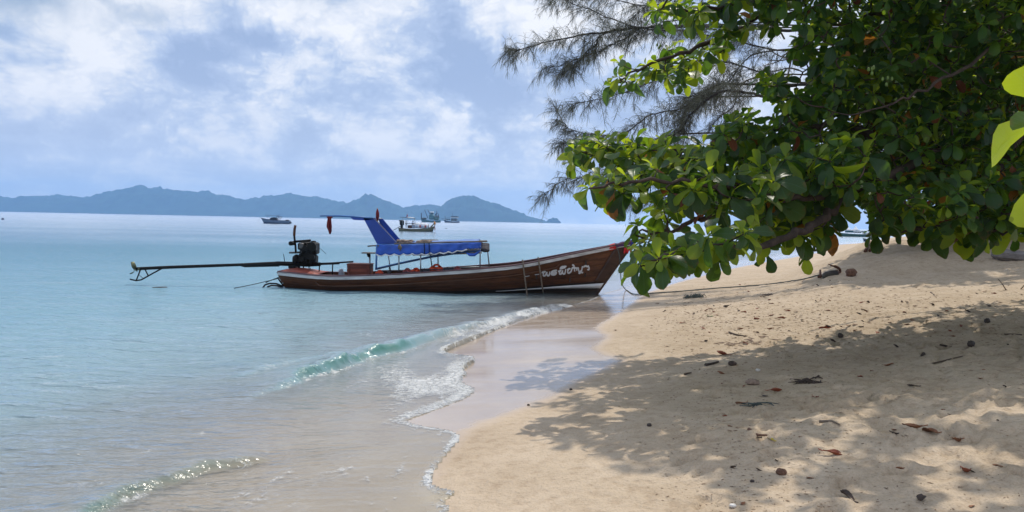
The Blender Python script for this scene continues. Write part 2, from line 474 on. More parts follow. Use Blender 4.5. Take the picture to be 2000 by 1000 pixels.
def mat_leaf(name, col, trans, var=0.25, tw=0.42):
    m = bpy.data.materials.new(name); m.use_nodes = True
    t = NT(m.node_tree); t.n.clear()
    o = t.new('ShaderNodeOutputMaterial')
    uv = t.new('ShaderNodeUVMap'); uv.uv_map = 'UVMap'
    sp = t.new('ShaderNodeSeparateXYZ'); t.l.new(uv.outputs[0], sp.inputs[0])
    ax = t.math('ABSOLUTE', t.math('SUBTRACT', sp.outputs[0], 0.5))
    rib = t.maprange(ax, 0.0, 0.05, 1.0, 0.0)
    # side veins run slanting off the midrib
    sv = t.math('SINE', t.math('MULTIPLY', t.math('SUBTRACT', sp.outputs[1], t.math('MULTIPLY', ax, 0.55)), 60.0))
    vein = t.math('MULTIPLY', t.maprange(sv, 0.80, 1.0), 0.45)
    lines = t.math('MAXIMUM', rib, vein)
    geo = t.new('ShaderNodeNewGeometry')
    nz = t.noise(geo.outputs['Position'], 2.1, 3, 0.6)
    rnd = geo.outputs['Random Per Island']
    oi = t.new('ShaderNodeObjectInfo')
    f = t.math('FRACT', t.math('ADD', t.math('ADD', t.math('MULTIPLY', nz, 1.7), rnd), oi.outputs['Random']))
    base = t.ramp(f, [(0.0, tuple(c * (1 - var) for c in col)), (1.0, tuple(c * (1 + var) for c in col))])
    spots = t.maprange(t.noise(geo.outputs['Position'], 42.0, 3, 0.6), 0.66, 0.74)
    base = t.mix(t.math('MULTIPLY', spots, 0.5), base, (.12, .07, .03, 1))
    tipb = t.math('MULTIPLY', t.maprange(t.math('ADD', t.math('ADD', sp.outputs[1], t.math('MULTIPLY', ax, .35)), t.math('MULTIPLY', t.noise(geo.outputs['Position'], 30.0, 3, .6), .3)), 1.08, 1.2), t.maprange(t.math('FRACT', t.math('MULTIPLY', f, 7.3)), .50, .62))
    base = t.mix(t.math('MULTIPLY', tipb, .8), base, (.13, .06, .022, 1))
    base = t.mix(t.math('MULTIPLY', lines, 0.55), base, tuple(min(1, c * 2.2 + .03) for c in col) + (1,))
    p = t.new('ShaderNodeBsdfPrincipled'); t.l.new(base, p.inputs['Base Color'])
    p.inputs['Roughness'].default_value = 0.36; p.inputs['Specular IOR Level'].default_value = 0.36
    t.l.new(t.bump(t.math('ADD', t.math('MULTIPLY', lines, 0.6), t.noise(geo.outputs['Position'], 18.0, 2, 0.5)), 0.35, 0.01), p.inputs['Normal'])
    tl = t.new('ShaderNodeBsdfTranslucent')
    t.l.new(t.mix(t.math('MULTIPLY', lines, 0.35), t.ramp(f, [(0, tuple(c * (1 - var) for c in trans)), (1, tuple(min(1, c * (1 + var)) for c in trans))]), tuple(c * .6 for c in trans) + (1,)), tl.inputs[0])
    mx = t.new('ShaderNodeMixShader'); mx.inputs[0].default_value = tw
    t.l.new(p.outputs[0], mx.inputs[1]); t.l.new(tl.outputs[0], mx.inputs[2]); t.l.new(mx.outputs[0], o.inputs[0])
    return m

def mat_wood(name, c1, c2, rough=0.45, scale=3.0, streak=(0.35, 6, 9), weather=0.0):
    m = bpy.data.materials.new(name); m.use_nodes = True
    t = NT(m.node_tree); b = t.n['Principled BSDF']
    tcx = t.new('ShaderNodeTexCoord'); ob = tcx.outputs['Object']
    oi = t.new('ShaderNodeObjectInfo')
    sh = t.vmath('ADD', ob, t.scale(oi.outputs['Random'], (9, 5, 3)))
    g = t.noise(t.scale(sh, streak), scale, 7, 0.65, 0.3)
    big = t.noise(t.scale(sh, (0.8, 1, 1.5)), 1.6, 5, 0.6, 0.2)
    c = t.ramp(g, [(0.28, c1), (0.72, c2)])
    c = t.mix(0.7, c, t.ramp(big, [(0.30, (.30, .27, .26)), (0.5, (.95, .92, .9)), (0.70, (1.25, 1.2, 1.15))]), 'MULTIPLY')
    if weather:
        so_ = t.new('ShaderNodeSeparateXYZ'); t.l.new(ob, so_.inputs[0])
        ln = t.math('ADD', so_.outputs[2], t.math('MULTIPLY', t.noise(t.scale(ob, (1.2, 1, 3)), 3.0, 5, 0.65), .16))
        c = t.mix(t.math('MULTIPLY', t.maprange(ln, .14, .02), .55), c, (.075, .075, .055, 1))
        ch = t.maprange(t.noise(t.scale(sh, (1.5, 4, 6)), 9.0, 4, 0.7), .66, .72)
        c = t.mix(t.math('MULTIPLY', ch, weather), c, (.30, .20, .13, 1))
        dr = t.maprange(t.noise(t.scale(ob, (9, 1, .7)), 2.0, 4, 0.6), .60, .74)
        c = t.mix(t.math('MULTIPLY', dr, .45), c, (.03, .018, .012, 1))
    tone = t.maprange(oi.outputs['Random'], 0, 1, 0.78, 1.15, smooth=False)
    cb = t.new('ShaderNodeCombineXYZ')
    for i in range(3): t.l.new(tone, cb.inputs[i])
    c = t.mix(1.0, c, cb.outputs[0], 'MULTIPLY')
    t.l.new(c, b.inputs['Base Color'])
    t.l.new(t.maprange(big, 0.3, 0.7, rough + .15, rough), b.inputs['Roughness'])
    t.l.new(t.bump(g, 0.3, 0.01), b.inputs['Normal'])
    return m

M = {}
M['sand'] = mat_sand()
M['water'] = mat_water()
M['hull'] = mat_wood('varnished_planking', (.056, .019, .008), (.165, .058, .019), 0.45, weather=.5)
M['hull_dark'] = mat_wood('tarred_planking', (.014, .009, .007), (.034, .020, .013), 0.5, weather=.25)
M['stem'] = mat_wood('dark_brown_stem', (.030, .013, .007), (.062, .026, .013), 0.5)
M['rubrail'] = mat('worn_white_paint', (.50, .50, .51), 0.6, var=.35, scale=3.5, stretch=(.6, 3, 8), col2=(.72, .72, .72))
M['cap'] = mat('purple_brown_cap_paint', (.13, .065, .075), 0.55, var=.3)
M['redpaint'] = mat('faded_red_deck_paint', (.24, .050, .032), 0.6, var=.35, scale=5)
M['white'] = mat('white_boat_paint', (.72, .73, .75), 0.5, var=.12, scale=2)
M['inside'] = mat_wood('boat_inside_timber', (.10, .045, .025), (.21, .10, .055), 0.6)
M['iron'] = mat('oily_black_iron', (.007, .0065, .006), 0.6, 0.0, var=.6, scale=14, bump=.4, spec=.2)
M['grey'] = mat('dull_grey_alloy', (.085, .087, .09), 0.55, 0.3, var=.35, scale=12)
M['rust'] = mat('rusty_iron', (.11, .042, .022), 0.75, 0.2, var=.5, scale=16, bump=.4)
M['brass'] = mat('green_bronze', (.14, .15, .085), 0.45, 0.7, var=.4, scale=16)
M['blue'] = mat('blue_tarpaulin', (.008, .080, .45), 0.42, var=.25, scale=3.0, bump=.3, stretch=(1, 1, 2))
M['bluesheen'] = mat('sky_sheen_blue_tarpaulin', (.06, .16, .46), 0.3, var=.35, scale=3.0, bump=.3)  # roof cloth paler than the valance: sky reflection put into the colour
M['bluepaint'] = mat('blue_painted_board', (.004, .045, .30), 0.4, var=.22, scale=2.4)
M['bluepipe'] = mat('blue_painted_pipe', (.05, .16, .42), 0.4, var=.25)
M['hem'] = mat('white_scallop_hem', (.66, .68, .72), 0.7)
M['pipe'] = mat('grey_steel_pipe', (.26, .29, .32), 0.4, 0.6)
M['bamboo'] = mat('weathered_pole', (.15, .115, .085), 0.7, var=.35, scale=9, stretch=(.4, 3, 3))
M['blackrubber'] = mat('black_rubber', (.012, .012, .013), 0.55, var=.4, scale=10)
M['orange'] = mat('orange_life_vest', (.74, .085, .022), 0.7, var=.2, scale=9, bump=.3)
M['pinkred'] = mat('faded_red_vest', (.40, .095, .090), 0.75, var=.25, scale=9)
M['slate'] = mat('dark_grey_canvas', (.05, .048, .062), 0.8, var=.35, scale=9)
M['crimson'] = mat('dark_red_cloth', (.16, .010, .012), 0.8, var=.35, scale=8)
M['redcloth'] = mat('bright_red_cloth', (.52, .022, .022), 0.75, var=.25, scale=8)
M['purplecloth'] = mat('purple_cloth', (.085, .022, .11), 0.75, var=.35, scale=8)
M['bluecloth'] = mat('blue_ribbon_cloth', (.022, .035, .24), 0.75, var=.25, scale=8)
M['gold'] = mat('orange_gold_cloth', (.52, .20, .035), 0.7, var=.25)
M['rope'] = mat('grey_green_rope', (.065, .085, .080), 0.85, var=.35, scale=40, bump=.5)
M['ropelight'] = mat('tan_rope', (.30, .22, .17), 0.9, var=.35, scale=30, bump=.5)
M['box'] = mat_wood('red_brown_box_wood', (.12, .028, .016), (.21, .055, .028), 0.6)
M['jug'] = mat('grey_plastic_jug', (.20, .22, .27), 0.5, var=.2)
M['bark'] = mat('sea_almond_bark', (.055, .036, .028), 0.9, var=.5, scale=9, bump=.9, stretch=(1, 1, .5))
M['twig'] = mat('pale_bare_twig', (.22, .175, .14), 0.85, var=.35, scale=14)
M['barkdark'] = mat('casuarina_bark', (.035, .028, .026), 0.9, var=.4, scale=12, bump=.6)
M['needle'] = mat('casuarina_needles', (.15, .155, .115), 0.8, var=.35, scale=1.2, spec=.2)
M['hill'] = mat('far_forest', (.012, .030, .020), 0.95, var=.7, scale=.016, spec=.1)
M['litter'] = mat('leaf_crumbs', (.15, .085, .048), 0.9, var=.6, scale=7)
M['dryleaf'] = mat('dry_brown_leaf', (.22, .090, .040), 0.65, var=.45, scale=11, bump=.4)
M['rustleaf'] = mat('rust_red_dry_leaf', (.25, .060, .024), 0.6, var=.4, scale=11, bump=.4)
M['darkleaf'] = mat('blackened_dry_leaf', (.055, .036, .028), 0.7, var=.4, scale=11, bump=.4)
M['yellowleaf'] = mat('fallen_yellow_leaf', (.45, .34, .03), 0.55, var=.25, scale=11)
M['greenleaf'] = mat('fallen_green_leaf', (.12, .19, .04), 0.5, var=.25, scale=11)
M['stick'] = mat('drift_stick', (.10, .070, .050), 0.85, var=.4, scale=18, bump=.4)
M['husk'] = mat('coconut_husk', (.16, .085, .055), 0.9, var=.4, scale=24, bump=.8)
M['stone'] = mat('grey_driftwood', (.19, .17, .165), 0.85, var=.35, scale=7, bump=.7, stretch=(.5, 2, 2))
M['shell'] = mat('white_shell', (.72, .69, .64), 0.4, var=.1)
M['pebble'] = mat('dark_seed', (.055, .042, .036), 0.7, var=.4)
M['bluegrey'] = mat('blue_grey_boat_paint', (.15, .20, .30), 0.45, var=.2, scale=1.0)
M['teal'] = mat('teal_boat_paint', (.030, .13, .145), 0.5, var=.25, scale=1.0)
M['navy'] = mat('navy_boat_paint', (.015, .035, .11), 0.45, var=.25, scale=1.0)
M['greenhull'] = mat('green_boat_paint', (.035, .10, .075), 0.5, var=.25, scale=1.0)
M['glass'] = mat('dark_window_glass', (.02, .03, .04), 0.08, var=.2)
M['skin'] = mat('skin', (.30, .16, .10), 0.55, var=.08)
M['hair'] = mat('black_hair', (.012, .010, .010), 0.5)
M['darkcloth'] = mat('dark_clothes', (.018, .018, .025), 0.85)
M['whitecloth'] = mat('white_shirt_cloth', (.62, .64, .68), 0.85)
M['palecloth'] = mat('pale_blue_cloth', (.38, .46, .62), 0.8)
M['pinkcloth'] = mat('pink_red_flag', (.58, .04, .09), 0.8)
M['khaki'] = mat('khaki_boat_paint', (.16, .15, .085), 0.6, var=.25, scale=2)
LEAFM = [mat_leaf('leaf_deep_green', (.016, .048, .017), (.14, .28, .016)),
         mat_leaf('leaf_mid_green', (.030, .082, .016), (.27, .44, .018)),
         mat_leaf('leaf_young_yellow_green', (.095, .165, .018), (.52, .64, .025), tw=.52),
         mat_leaf('leaf_turning_orange', (.25, .10, .020), (.62, .26, .030)),
         mat_leaf('leaf_old_brown_red', (.14, .045, .022), (.30, .085, .025))]
M['bgleaf'] = mat_leaf('background_leaf', (.022, .050, .020), (.09, .16, .022), tw=.3)

# ------------------------------------------------------------------ the lie of the land
def g0(px, py, z=0.1):
    p = at_z(px, py, z); return (p[0], p[1])
WETLINE = [(-6.5, -14), (-3.0, -3), (-1.1, 2.6)] + [g0(*q) for q in [
    (868, 1040), (878, 996), (852, 958), (864, 922), (905, 864), (950, 832), (1060, 790), (1105, 770), (1140, 748), (1208, 716),
    (1222, 702), (1176, 682), (1198, 656), (1176, 640), (1216, 614), (1252, 588), (1272, 573), (1318, 556), (1370, 541), (1430, 526), (1500, 512), (1580, 498), (1640, 485.5), (1692, 475)]] + [(110, 165), (300, 230), (900, 300)]
WETLINE = [tuple(q) for q in spline(WETLINE, 4)]
SAND_S = np.array([-400, -120, -60, -25, -10, -5, -3, -1.2, 0, 3, 6, 9, 12, 18, 60, 500])
SAND_Z = np.array([-9, -5.0, -3.4, -1.9, -.78, -.29, -.115, .018, .10, .43, .82, 1.13, 1.34, 1.52, 1.65, 2.6])
TRACKS = [[(1560, 640), (1612, 655), (1660, 683), (1720, 705), (1765, 712)], [(1665, 605), (1700, 630), (1750, 652), (1800, 680), (1832, 678), (1832, 705), (1845, 745)],
          [(1832, 678), (1900, 690), (1950, 695)], [(1820, 712), (1880, 698)], [(1915, 800), (1905, 860), (1950, 905)], [(1985, 660), (1990, 700)]]

def sand_base(X, Y):
    s, arc = poly_sd(WETLINE, X, Y)
    bank = sstep(15.0, 25.0, Y) * (1 - sstep(42, 62, Y))     # the steep bank under the far trees
    return np.interp(s, SAND_S, SAND_Z) + bank * np.interp(s, [2.8, 3.6, 5.4, 7, 9, 13, 30], [0, .08, .72, .74, .66, .40, .3]), s
def sand_full(X, Y):
    z, s = sand_base(X, Y)
    X = np.asarray(X, float); Y = np.asarray(Y, float)
    dry = sstep(0.4, 3.0, s)
    far = np.clip(18.0 / np.maximum(Y, 3), 0, 1)
    z = z + dry * 0.07 * fbm(X * .22, Y * .22, 2)
    rough = dry * (0.35 + 0.65 * sstep(-.15, .35, fbm(X * .35 + 40, Y * .35, 2)))
    # trampled, scuffed sand and old footprints
    tr = fbm(X * 1.7, Y * 1.7, 4, gain=.55)
    z = z + rough * 0.050 * tr
    pit = perlin(X * 2.6 + 5, Y * 2.6)
    z = z - rough * 0.060 * sstep(.22, .55, pit) + rough * 0.02 * sstep(.05, .2, pit) * (1 - sstep(.22, .5, pit))
    z = z + dry * 0.024 * fbm(X * 6.5, Y * 6.5, 3) * far
    steep = sstep(4.0, 6.0, s) * sstep(13, 19, Y)
    z = z + steep * 0.10 * fbm(X * .6, Y * .9 + 7, 3)
    z = z + 0.004 * fbm(X * .7, Y * .7, 2) * (1 - dry)
    return z, s
def ground(px, py, full=True):
    """Where the view through a photo point meets the sand."""
    d = ray(px, py); ts = np.geomspace(2.5, 160, 1500)
    X = d[0] * ts; Y = d[1] * ts; Z = H + d[2] * ts
    zz = sand_base(X, Y)[0]
    i = int(np.argmax(Z < zz))
    if i == 0: i = int(np.argmin(np.where(ts < 60, Z - zz, 9)))
    x, y = X[i], Y[i]
    z = float(sand_full(np.array([x]), np.array([y]))[0][0])
    return Vector((x, y, z))
def sand_at(x, y):
    return float(sand_full(np.array([float(x)]), np.array([float(y)]))[0][0])

track_world = []
for tk in TRACKS:
    track_world.append([tuple(ground(*q)[:2]) for q in tk])

def sheet(name, rowsY, cs, zfun, material, off=3.0):
    YY, CC = np.meshgrid(rowsY, cs, indexing='ij')
    XX = CC * (np.abs(YY) + off)
    nr, nc = YY.shape
    Z, attrs = zfun(XX, YY)
    co = np.stack([XX, YY, Z], -1).reshape(-1, 3).astype(np.float32)
    idx = np.arange(nr * nc).reshape(nr, nc)
    q = np.stack([idx[:-1, :-1], idx[:-1, 1:], idx[1:, 1:], idx[1:, :-1]], -1).reshape(-1, 4)
    me = bpy.data.meshes.new(name)
    me.vertices.add(len(co)); me.vertices.foreach_set('co', co.ravel())
    me.loops.add(q.size); me.loops.foreach_set('vertex_index', q.ravel().astype(np.int32))
    me.polygons.add(len(q)); me.polygons.foreach_set('loop_start', np.arange(0, q.size, 4, dtype=np.int32))
    me.polygons.foreach_set('use_smooth', np.ones(len(q), bool))
    me.update(calc_edges=True)
    for k, a in attrs.items():
        at = me.attributes.new(k, 'FLOAT', 'POINT'); at.data.foreach_set('value', a.reshape(-1).astype(np.float32))
    me.materials.append(material)
    o = bpy.data.objects.new(name, me); COL.objects.link(o)
    o['kind'] = 'structure'
    return o

def inv_rows(y0, y1, n):
    return 1.0 / np.linspace(1 / y0, 1 / y1, n)
WATERFRONT = [(-6.5, -14), (-3.0, -3), (-1.15, 2.6)] + [tuple(at_z(px, py, .04)[:2]) for px, py in [
    (862, 1040), (870, 1000), (893, 981), (868, 972), (846, 957), (858, 925), (890, 885), (903, 866), (880, 850), (835, 838), (800, 824), (842, 806), (880, 791), (912, 778), (931, 759), (918, 748), (903, 736), (912, 722),
    (905, 712), (931, 694), (915, 688), (880, 684), (868, 676), (905, 660), (960, 640), (1010, 622), (1060, 606), (1100, 598), (1132, 590), (1160, 583), (1190, 570), (1240, 557), (1300, 543), (1360, 532), (1430, 520), (1500, 508), (1576, 496), (1640, 483.5), (1692, 474)]] + [(109, 165), (299, 231), (900, 302)]
WATERFRONT = [tuple(q) for q in spline(WATERFRONT, 3)]
RIDGE1 = [tuple(at_z(px, py, 0.05)[:2]) for px, py in [(400, 800), (470, 776), (520, 757), (600, 728), (680, 702), (750, 683), (830, 662), (920, 636), (1000, 612), (1070, 597), (1120, 588)]]
RIDGE2 = [tuple(at_z(px, py, 0.04)[:2]) for px, py in [(90, 1050), (190, 992), (240, 955), (300, 938), (360, 922), (410, 904), (470, 893), (560, 880)]]
RIDGE3 = [tuple(at_z(px, py, 0.04)[:2]) for px, py in [(430, 735), (520, 712), (575, 700), (640, 694), (700, 688)]]

WALKS = [((1330, 900), (1960, 660), 15), ((1960, 930), (1480, 660), 13), ((1250, 660), (1560, 585), 11), ((1600, 990), (1990, 760), 8), ((1380, 760), (1990, 800), 12), ((1340, 980), (1750, 720), 10), ((1450, 600), (1960, 640), 10)]
def sand_z(X, Y):
    z, s = sand_full(X, Y)
    g = np.zeros_like(X)
    for tk in track_world:
        d, a = poly_sd(tk, X, Y); d = np.abs(d)
        w = 0.045
        z = z - 0.028 * np.exp(-(d / w) ** 2) * (0.7 + .5 * np.sin(a * 30)) + 0.012 * np.exp(-((d - .09) / .04) ** 2)
    f, _ = poly_sd(WATERFRONT, X, Y)
    jag = 0.10 * fbm(X * 1.1, Y * 1.1, 3)
    jag2 = .05 * fbm(X * 5, Y * 5, 2)
    wet = 1 - sstep(-.30, .24, s + jag * .6 + jag2)
    # footprints, pressed in along a few walks over the dry sand
    fr_ = np.random.default_rng(8)
    for (a_, b_, nn) in WALKS:
        a_, b_ = ground(*a_), ground(*b_); dv = (b_ - a_); dv.z = 0; L_ = dv.length; dv.normalize(); sd2 = Vector((-dv.y, dv.x, 0))
        for k in range(nn):
            c = a_ + dv * (L_ * (k + fr_.uniform(-.15, .15)) / nn) + sd2 * (.10 * (1 if k % 2 else -1) + fr_.uniform(-.05, .05))
            m = (np.abs(X - c.x) < .5) & (np.abs(Y - c.y) < .5)
            if not m.any(): continue
            lx = (X[m] - c.x) * dv.x + (Y[m] - c.y) * dv.y; ly = (X[m] - c.x) * sd2.x + (Y[m] - c.y) * sd2.y
            e = np.sqrt((lx / .145) ** 2 + (ly / (.060 + .012 * np.sign(lx))) ** 2)
            z[m] += -.034 * (1 - sstep(.55, 1.05, e)) + .016 * np.exp(-((e - 1.35) / .30) ** 2)
    damp = 0.42 * (1 - sstep(.2, 1.6, s + jag * 2))
    return z, {'wet': np.maximum(wet, damp * .55)}
def water_z(X, Y):
    zs, s = sand_full(X, Y)
    f, farc = poly_sd(WATERFRONT, X, Y)
    dist = np.maximum(Y, 3.0)
    depth0 = np.maximum(-zs, 0)
    off = sstep(0.3, 4.0, -f)                       # 0 at the water's edge, 1 out
    cell = np.maximum(dist ** 2 * .0006, .004)      # rows get far apart with distance
    def band(l): return np.clip(1.2 - cell / (l * .35), 0, 1)
    wv = 0.042 * band(1.6) * fbm(X * .33 + .13 * Y, Y * .85, 3) + 0.020 * band(.6) * fbm(X * 1.2, Y * 2.7 - .4 * X, 2) + 0.004 * band(.2) * fbm(X * 4, Y * 8, 2)
    # low swell lines running along the shore
    wv = wv + 0.028 * np.sin(f * 2.1 + 1.4 * fbm(X * .2, Y * .2, 2)) * np.exp(-((f + 5.5) / 3.0) ** 2) * (0.6 + fbm(X * .4, Y * .25 + 3, 2))
    z = wv * (0.15 + 0.85 * off)
    foam = np.zeros_like(X); extra = np.zeros_like(X); glass = np.zeros_like(X)
    for (rd, amp, wf, wb, fm) in ((RIDGE1, .135, .085, .42, 1), (RIDGE2, .055, .06, .30, 2), (RIDGE3, .035, .09, .35, 3)):
        d, a = poly_sd(rd, X, Y)
        L = a.max(); t = a / max(L, 1e-6)
        d = d + 0.12 * fbm(a * 1.3, 0 * a + fm * 9.1, 4) + .02 * fbm(X * 5, Y * 5, 2)
        env = sstep(0.0, .18, t) * (1 - sstep(.80, 1.0, t)) if fm != 1 else sstep(.02, .22, t) * (1 - .62 * sstep(.38, .72, t)) * (1 - sstep(.90, 1.0, t))
        prof = np.where(d > 0, np.exp(-(d / wf) ** 2), np.exp(-(d / wb) ** 2))
        amp_ = amp * env * np.clip(1 + .75 * fbm(a * 1.6, 0 * a + 3, 3), .35, 1.6)
        z = z + amp_ * prof
        face = np.exp(-((d - .055) / .065) ** 2) * env
        if fm == 1: face = face * (1 - .8 * sstep(.36, .46, t))
        if fm == 1: glass = np.clip(face * .75 * sstep(.05, .16, t) * (1 - sstep(.33, .42, t)) * np.clip(.9 + .9 * fbm(a * 2.5, d * 6, 3), 0, 1), 0, 1)
        if fm == 2: glass = np.maximum(glass, np.clip(face * .6, 0, 1))
        if fm == 2: face = face * (.25 + .75 * np.exp(-((t - .22) / .07) ** 2))
        extra = extra + face * (.42, .16, .10)[fm - 1] * np.clip(1 + 1.2 * fbm(a * 2.2, d * 3, 3), .2, 2)
        if fm == 1:
            broken = sstep(.36, .48, t) * (1 - sstep(.96, 1.0, t))
            fr = np.exp(-((d - .22) / (.26 + .25 * sstep(.5, 1, t))) ** 2) * broken
            foot = np.exp(-((d - .17) / .07) ** 2) * sstep(.06, .16, t) * (1 - sstep(.34, .40, t))
            crest = np.exp(-((d - .02) / .05) ** 2) * sstep(.10, .2, t) * (1 - sstep(.9, 1, t)) * sstep(.05, .4, fbm(a * 4, 0 * a, 2))
            foam = np.maximum(foam, np.maximum(fr * (.55 + .75 * fbm(X * 2.2, Y * 2.2, 4)), np.maximum(foot * (.38 + .6 * fbm(X * 4, Y * 4, 3)), crest * .5)))
            z = z + .035 * fr * np.abs(fbm(X * 7, Y * 7, 3))
        if fm == 2:
            foot = np.exp(-((d - .12) / .07) ** 2) * sstep(.1, .2, t) * (1 - sstep(.40, .5, t))
            foam = np.maximum(foam, foot * (.45 + .6 * fbm(X * 4, Y * 4, 3)))
    # swash: a thin sheet running up the sand
    zmin = zs + 0.004 + 0.012 * sstep(0, .8, -f)
    z = np.where(f < 0, np.maximum(z, zmin), np.minimum(z, zs - .03 - .2 * np.clip(f, 0, .3)))
    # foam of the swash sheet, thickest on its fresh tongue
    c = at_z(840, 745, .03); tx, ty = (X - c[0]), (Y - c[1])
    tongue = np.exp(-((tx / .95) ** 2 + (ty / 1.75) ** 2))
    edge = np.exp(-((f + .05) / .055) ** 2) * (f < .03)
    edge2 = np.exp(-((f + .14) / .16) ** 2) * (f < .02)
    near = 1 - sstep(26, 60, Y)
    patch = .62 + .75 * fbm(X * 1.5, Y * 1.1, 3)
    foam = np.maximum(foam, tongue * sstep(-.1, .15, -f) * patch * .95)
    foam = np.maximum(foam, edge * (.60 + .5 * fbm(X * 2.2, Y * 2.2, 2)) * near)
    foam = np.maximum(foam, tongue ** .5 * edge2 * .9)
    old = sstep(0.0, .3, -f) * (1 - sstep(1.4, 2.6, -f)) * (1 - sstep(5.6, 8.0, Y))
    foam = np.maximum(foam, old * (.20 + .34 * fbm(X * 3.1 + 9, Y * 2.0, 3) + .30 * sstep(.38, .6, perlin(X * 16, Y * 13))))
    veil = sstep(.6, 1.4, -f) * (1 - sstep(2.4, 3.6, -f)) * near * .30 * sstep(.1, .5, fbm(X * 1.1 + 3, Y * .8, 3))
    foam = np.maximum(foam, veil)
    depth = np.maximum(z - zs, 0.0) + extra
    calm = np.clip(.10 + .9 * sstep(0.2, 3.5, -f), 0, 1) * (1 + .55 * fbm(X * .02, Y * .09 + 4, 3) * sstep(14, 40, Y)) * np.clip(36.0 / np.maximum(Y, 1), .07, 1)
    return z, {'depth': depth, 'foam': np.clip(foam, 0, 1.2), 'calm': calm, 'glass': glass}

rows = np.concatenate([np.linspace(-10, 3.0, 26)[:-1], inv_rows(3.0, 70, 620)[:-1], np.geomspace(70, 260, 50)])
beach = sheet('beach_sand', rows, np.linspace(-1.25, 1.25, 760), sand_z, M['sand'])
rows = np.concatenate([np.linspace(-10, 3.0, 22)[:-1], inv_rows(3.0, 90, 700)[:-1], np.geomspace(90, 6200, 60)])
sea = sheet('sea_water', rows, np.linspace(-1.25, 1.25, 760), water_z, M['water'])

# ------------------------------------------------------------------ far islands
def island(name, prof, Dm, half, seed):
    xs = np.arange(prof[0][0], prof[-1][0] + .1, 1.6)
    ys = np.interp(xs, [p[0] for p in prof], [p[1] for p in prof])
    top = np.array([at_Y(a, b, Dm) for a, b in zip(xs, ys)])
    X = top[:, 0]; Z = np.maximum(top[:, 2], 1.0)
    Z = Z + 5.0 * fbm(X * .012 + seed, X * 0, 3) + 7.5 * np.abs(perlin(X * .045, X * 0 + seed)) + 4 * np.abs(perlin(X * .13, X * 0 + seed))
    rows_ = []
    for w in np.linspace(-1, 1, 17):
        y = Dm + half * w + 60 * perlin(X * .004 + seed, X * 0 + w * 2)
        zz = Z * (1 - abs(w) ** 1.35) * (1 + .5 * fbm(X * .006, X * 0 + w * 4 + seed, 4) * (abs(w) > .02)) + 3.5 * fbm(X * .05, X * 0 + w * 9, 2) - 2.0 * (abs(w) > .98)
        rows_.append([(a, b, c) for a, b, c in zip(X, y, zz)])
    mb = MB(); mb.grid(rows_)
    o = mb.build(name, M['hill'], None, smooth=True)
    o['kind'] = 'structure'
island('far_hills', [(-420, 398), (-200, 392), (0, 387), (25, 391), (60, 384), (100, 383), (160, 386), (215, 381), (235, 371), (265, 363), (290, 370), (330, 370.5), (380, 376), (420, 384), (460, 390), (485, 392), (520, 386), (565, 379), (600, 384), (640, 389), (672, 400), (700, 412), (730, 427)], 4300, 420, 1.3)
island('far_hills', [(620, 427), (650, 412), (672, 401), (695, 392), (718, 382), (745, 390), (770, 400), (800, 412), (840, 430)], 4000, 300, 5.7)
island('far_hills', [(740, 427), (770, 408), (800, 405), (830, 401), (858, 404), (880, 412), (920, 430)], 4100, 300, 8.2)
island('far_hills', [(830, 430), (858, 405), (880, 390), (905, 382), (935, 388), (975, 402), (1020, 419), (1060, 431), (1072, 434)], 3700, 260, 12.9)
island('far_hills', [(1066, 434), (1072, 428), (1080, 426.5), (1088, 428), (1095, 434.5)], 3600, 40, 17.2)

# ------------------------------------------------------------------ the air
hz = MB(); hz.box((0, 3050, 114.0), (15600, 6340 * 1.0, 248))
haze = hz.build('haze', [], None)
haze['kind'] = 'stuff'
hm = bpy.data.materials.new('haze_air'); hm.use_nodes = True
ht = NT(hm.node_tree); ht.n.clear()
ho = ht.new('ShaderNodeOutputMaterial'); pv = ht.new('ShaderNodeVolumePrincipled')
pv.inputs['Color'].default_value = (.36, .62, 1.0, 1)
pv.inputs['Density'].default_value = 0.00019
pv.inputs['Anisotropy'].default_value = 0.4
ht.l.new(pv.outputs[0], ho.inputs['Volume'])
haze.data.materials.append(hm)

# ------------------------------------------------------------------ the long-tail boat
YB = 21.8
SHEER = [(543, 530.5), (560, 532.5), (580, 535), (610, 538), (640, 540), (700, 539.3), (780, 536.5), (850, 531.5), (920, 527), (1000, 520), (1050, 511.5), (1122, 496), (1194, 481), (1237, 472)]
BEAM = [(0, .50), (.06, .60), (.15, .74), (.35, .86), (.55, .84), (.72, .66), (.86, .36), (.95, .13), (1.0, .045)]
bs_ = at_Y(543, 530.5, YB - .5); bb_ = at_Y(1237, 472, YB)
def half_beam(u): return float(np.interp(u, [b[0] for b in BEAM], [b[1] for b in BEAM]))
_sx = []; _sz = []
for (px, py) in SHEER:
    u = (px - 543) / (1237 - 543)
    p = at_Y(px, py, YB - half_beam(u)); _sx.append(p[0]); _sz.append(p[2])
X0, X1 = _sx[0], _sx[-1]
U_S = [(x - X0) / (X1 - X0) for x in _sx]
_cu = np.linspace(0, 1, 200); _cz = np.interp(_cu, U_S, _sz)
_ker = np.ones(15) / 15; _cz = np.convolve(np.pad(_cz, 7, mode='edge'), _ker, 'valid')
_cz[-8:] = np.interp(_cu[-8:], U_S, _sz)
def sheer_z(u): return float(np.interp(u, _cu, _cz))
kst = at_Y(563, 572, YB - .4); kbw = at_Y(1156, 582, YB)
KX0, KX1 = kst[0], kbw[0]
def keel_z(u): return float(np.interp(u, [0, .12, .5, .85, 1], [-.16, -.22, -.24, -.16, kbw[2] - .04]))
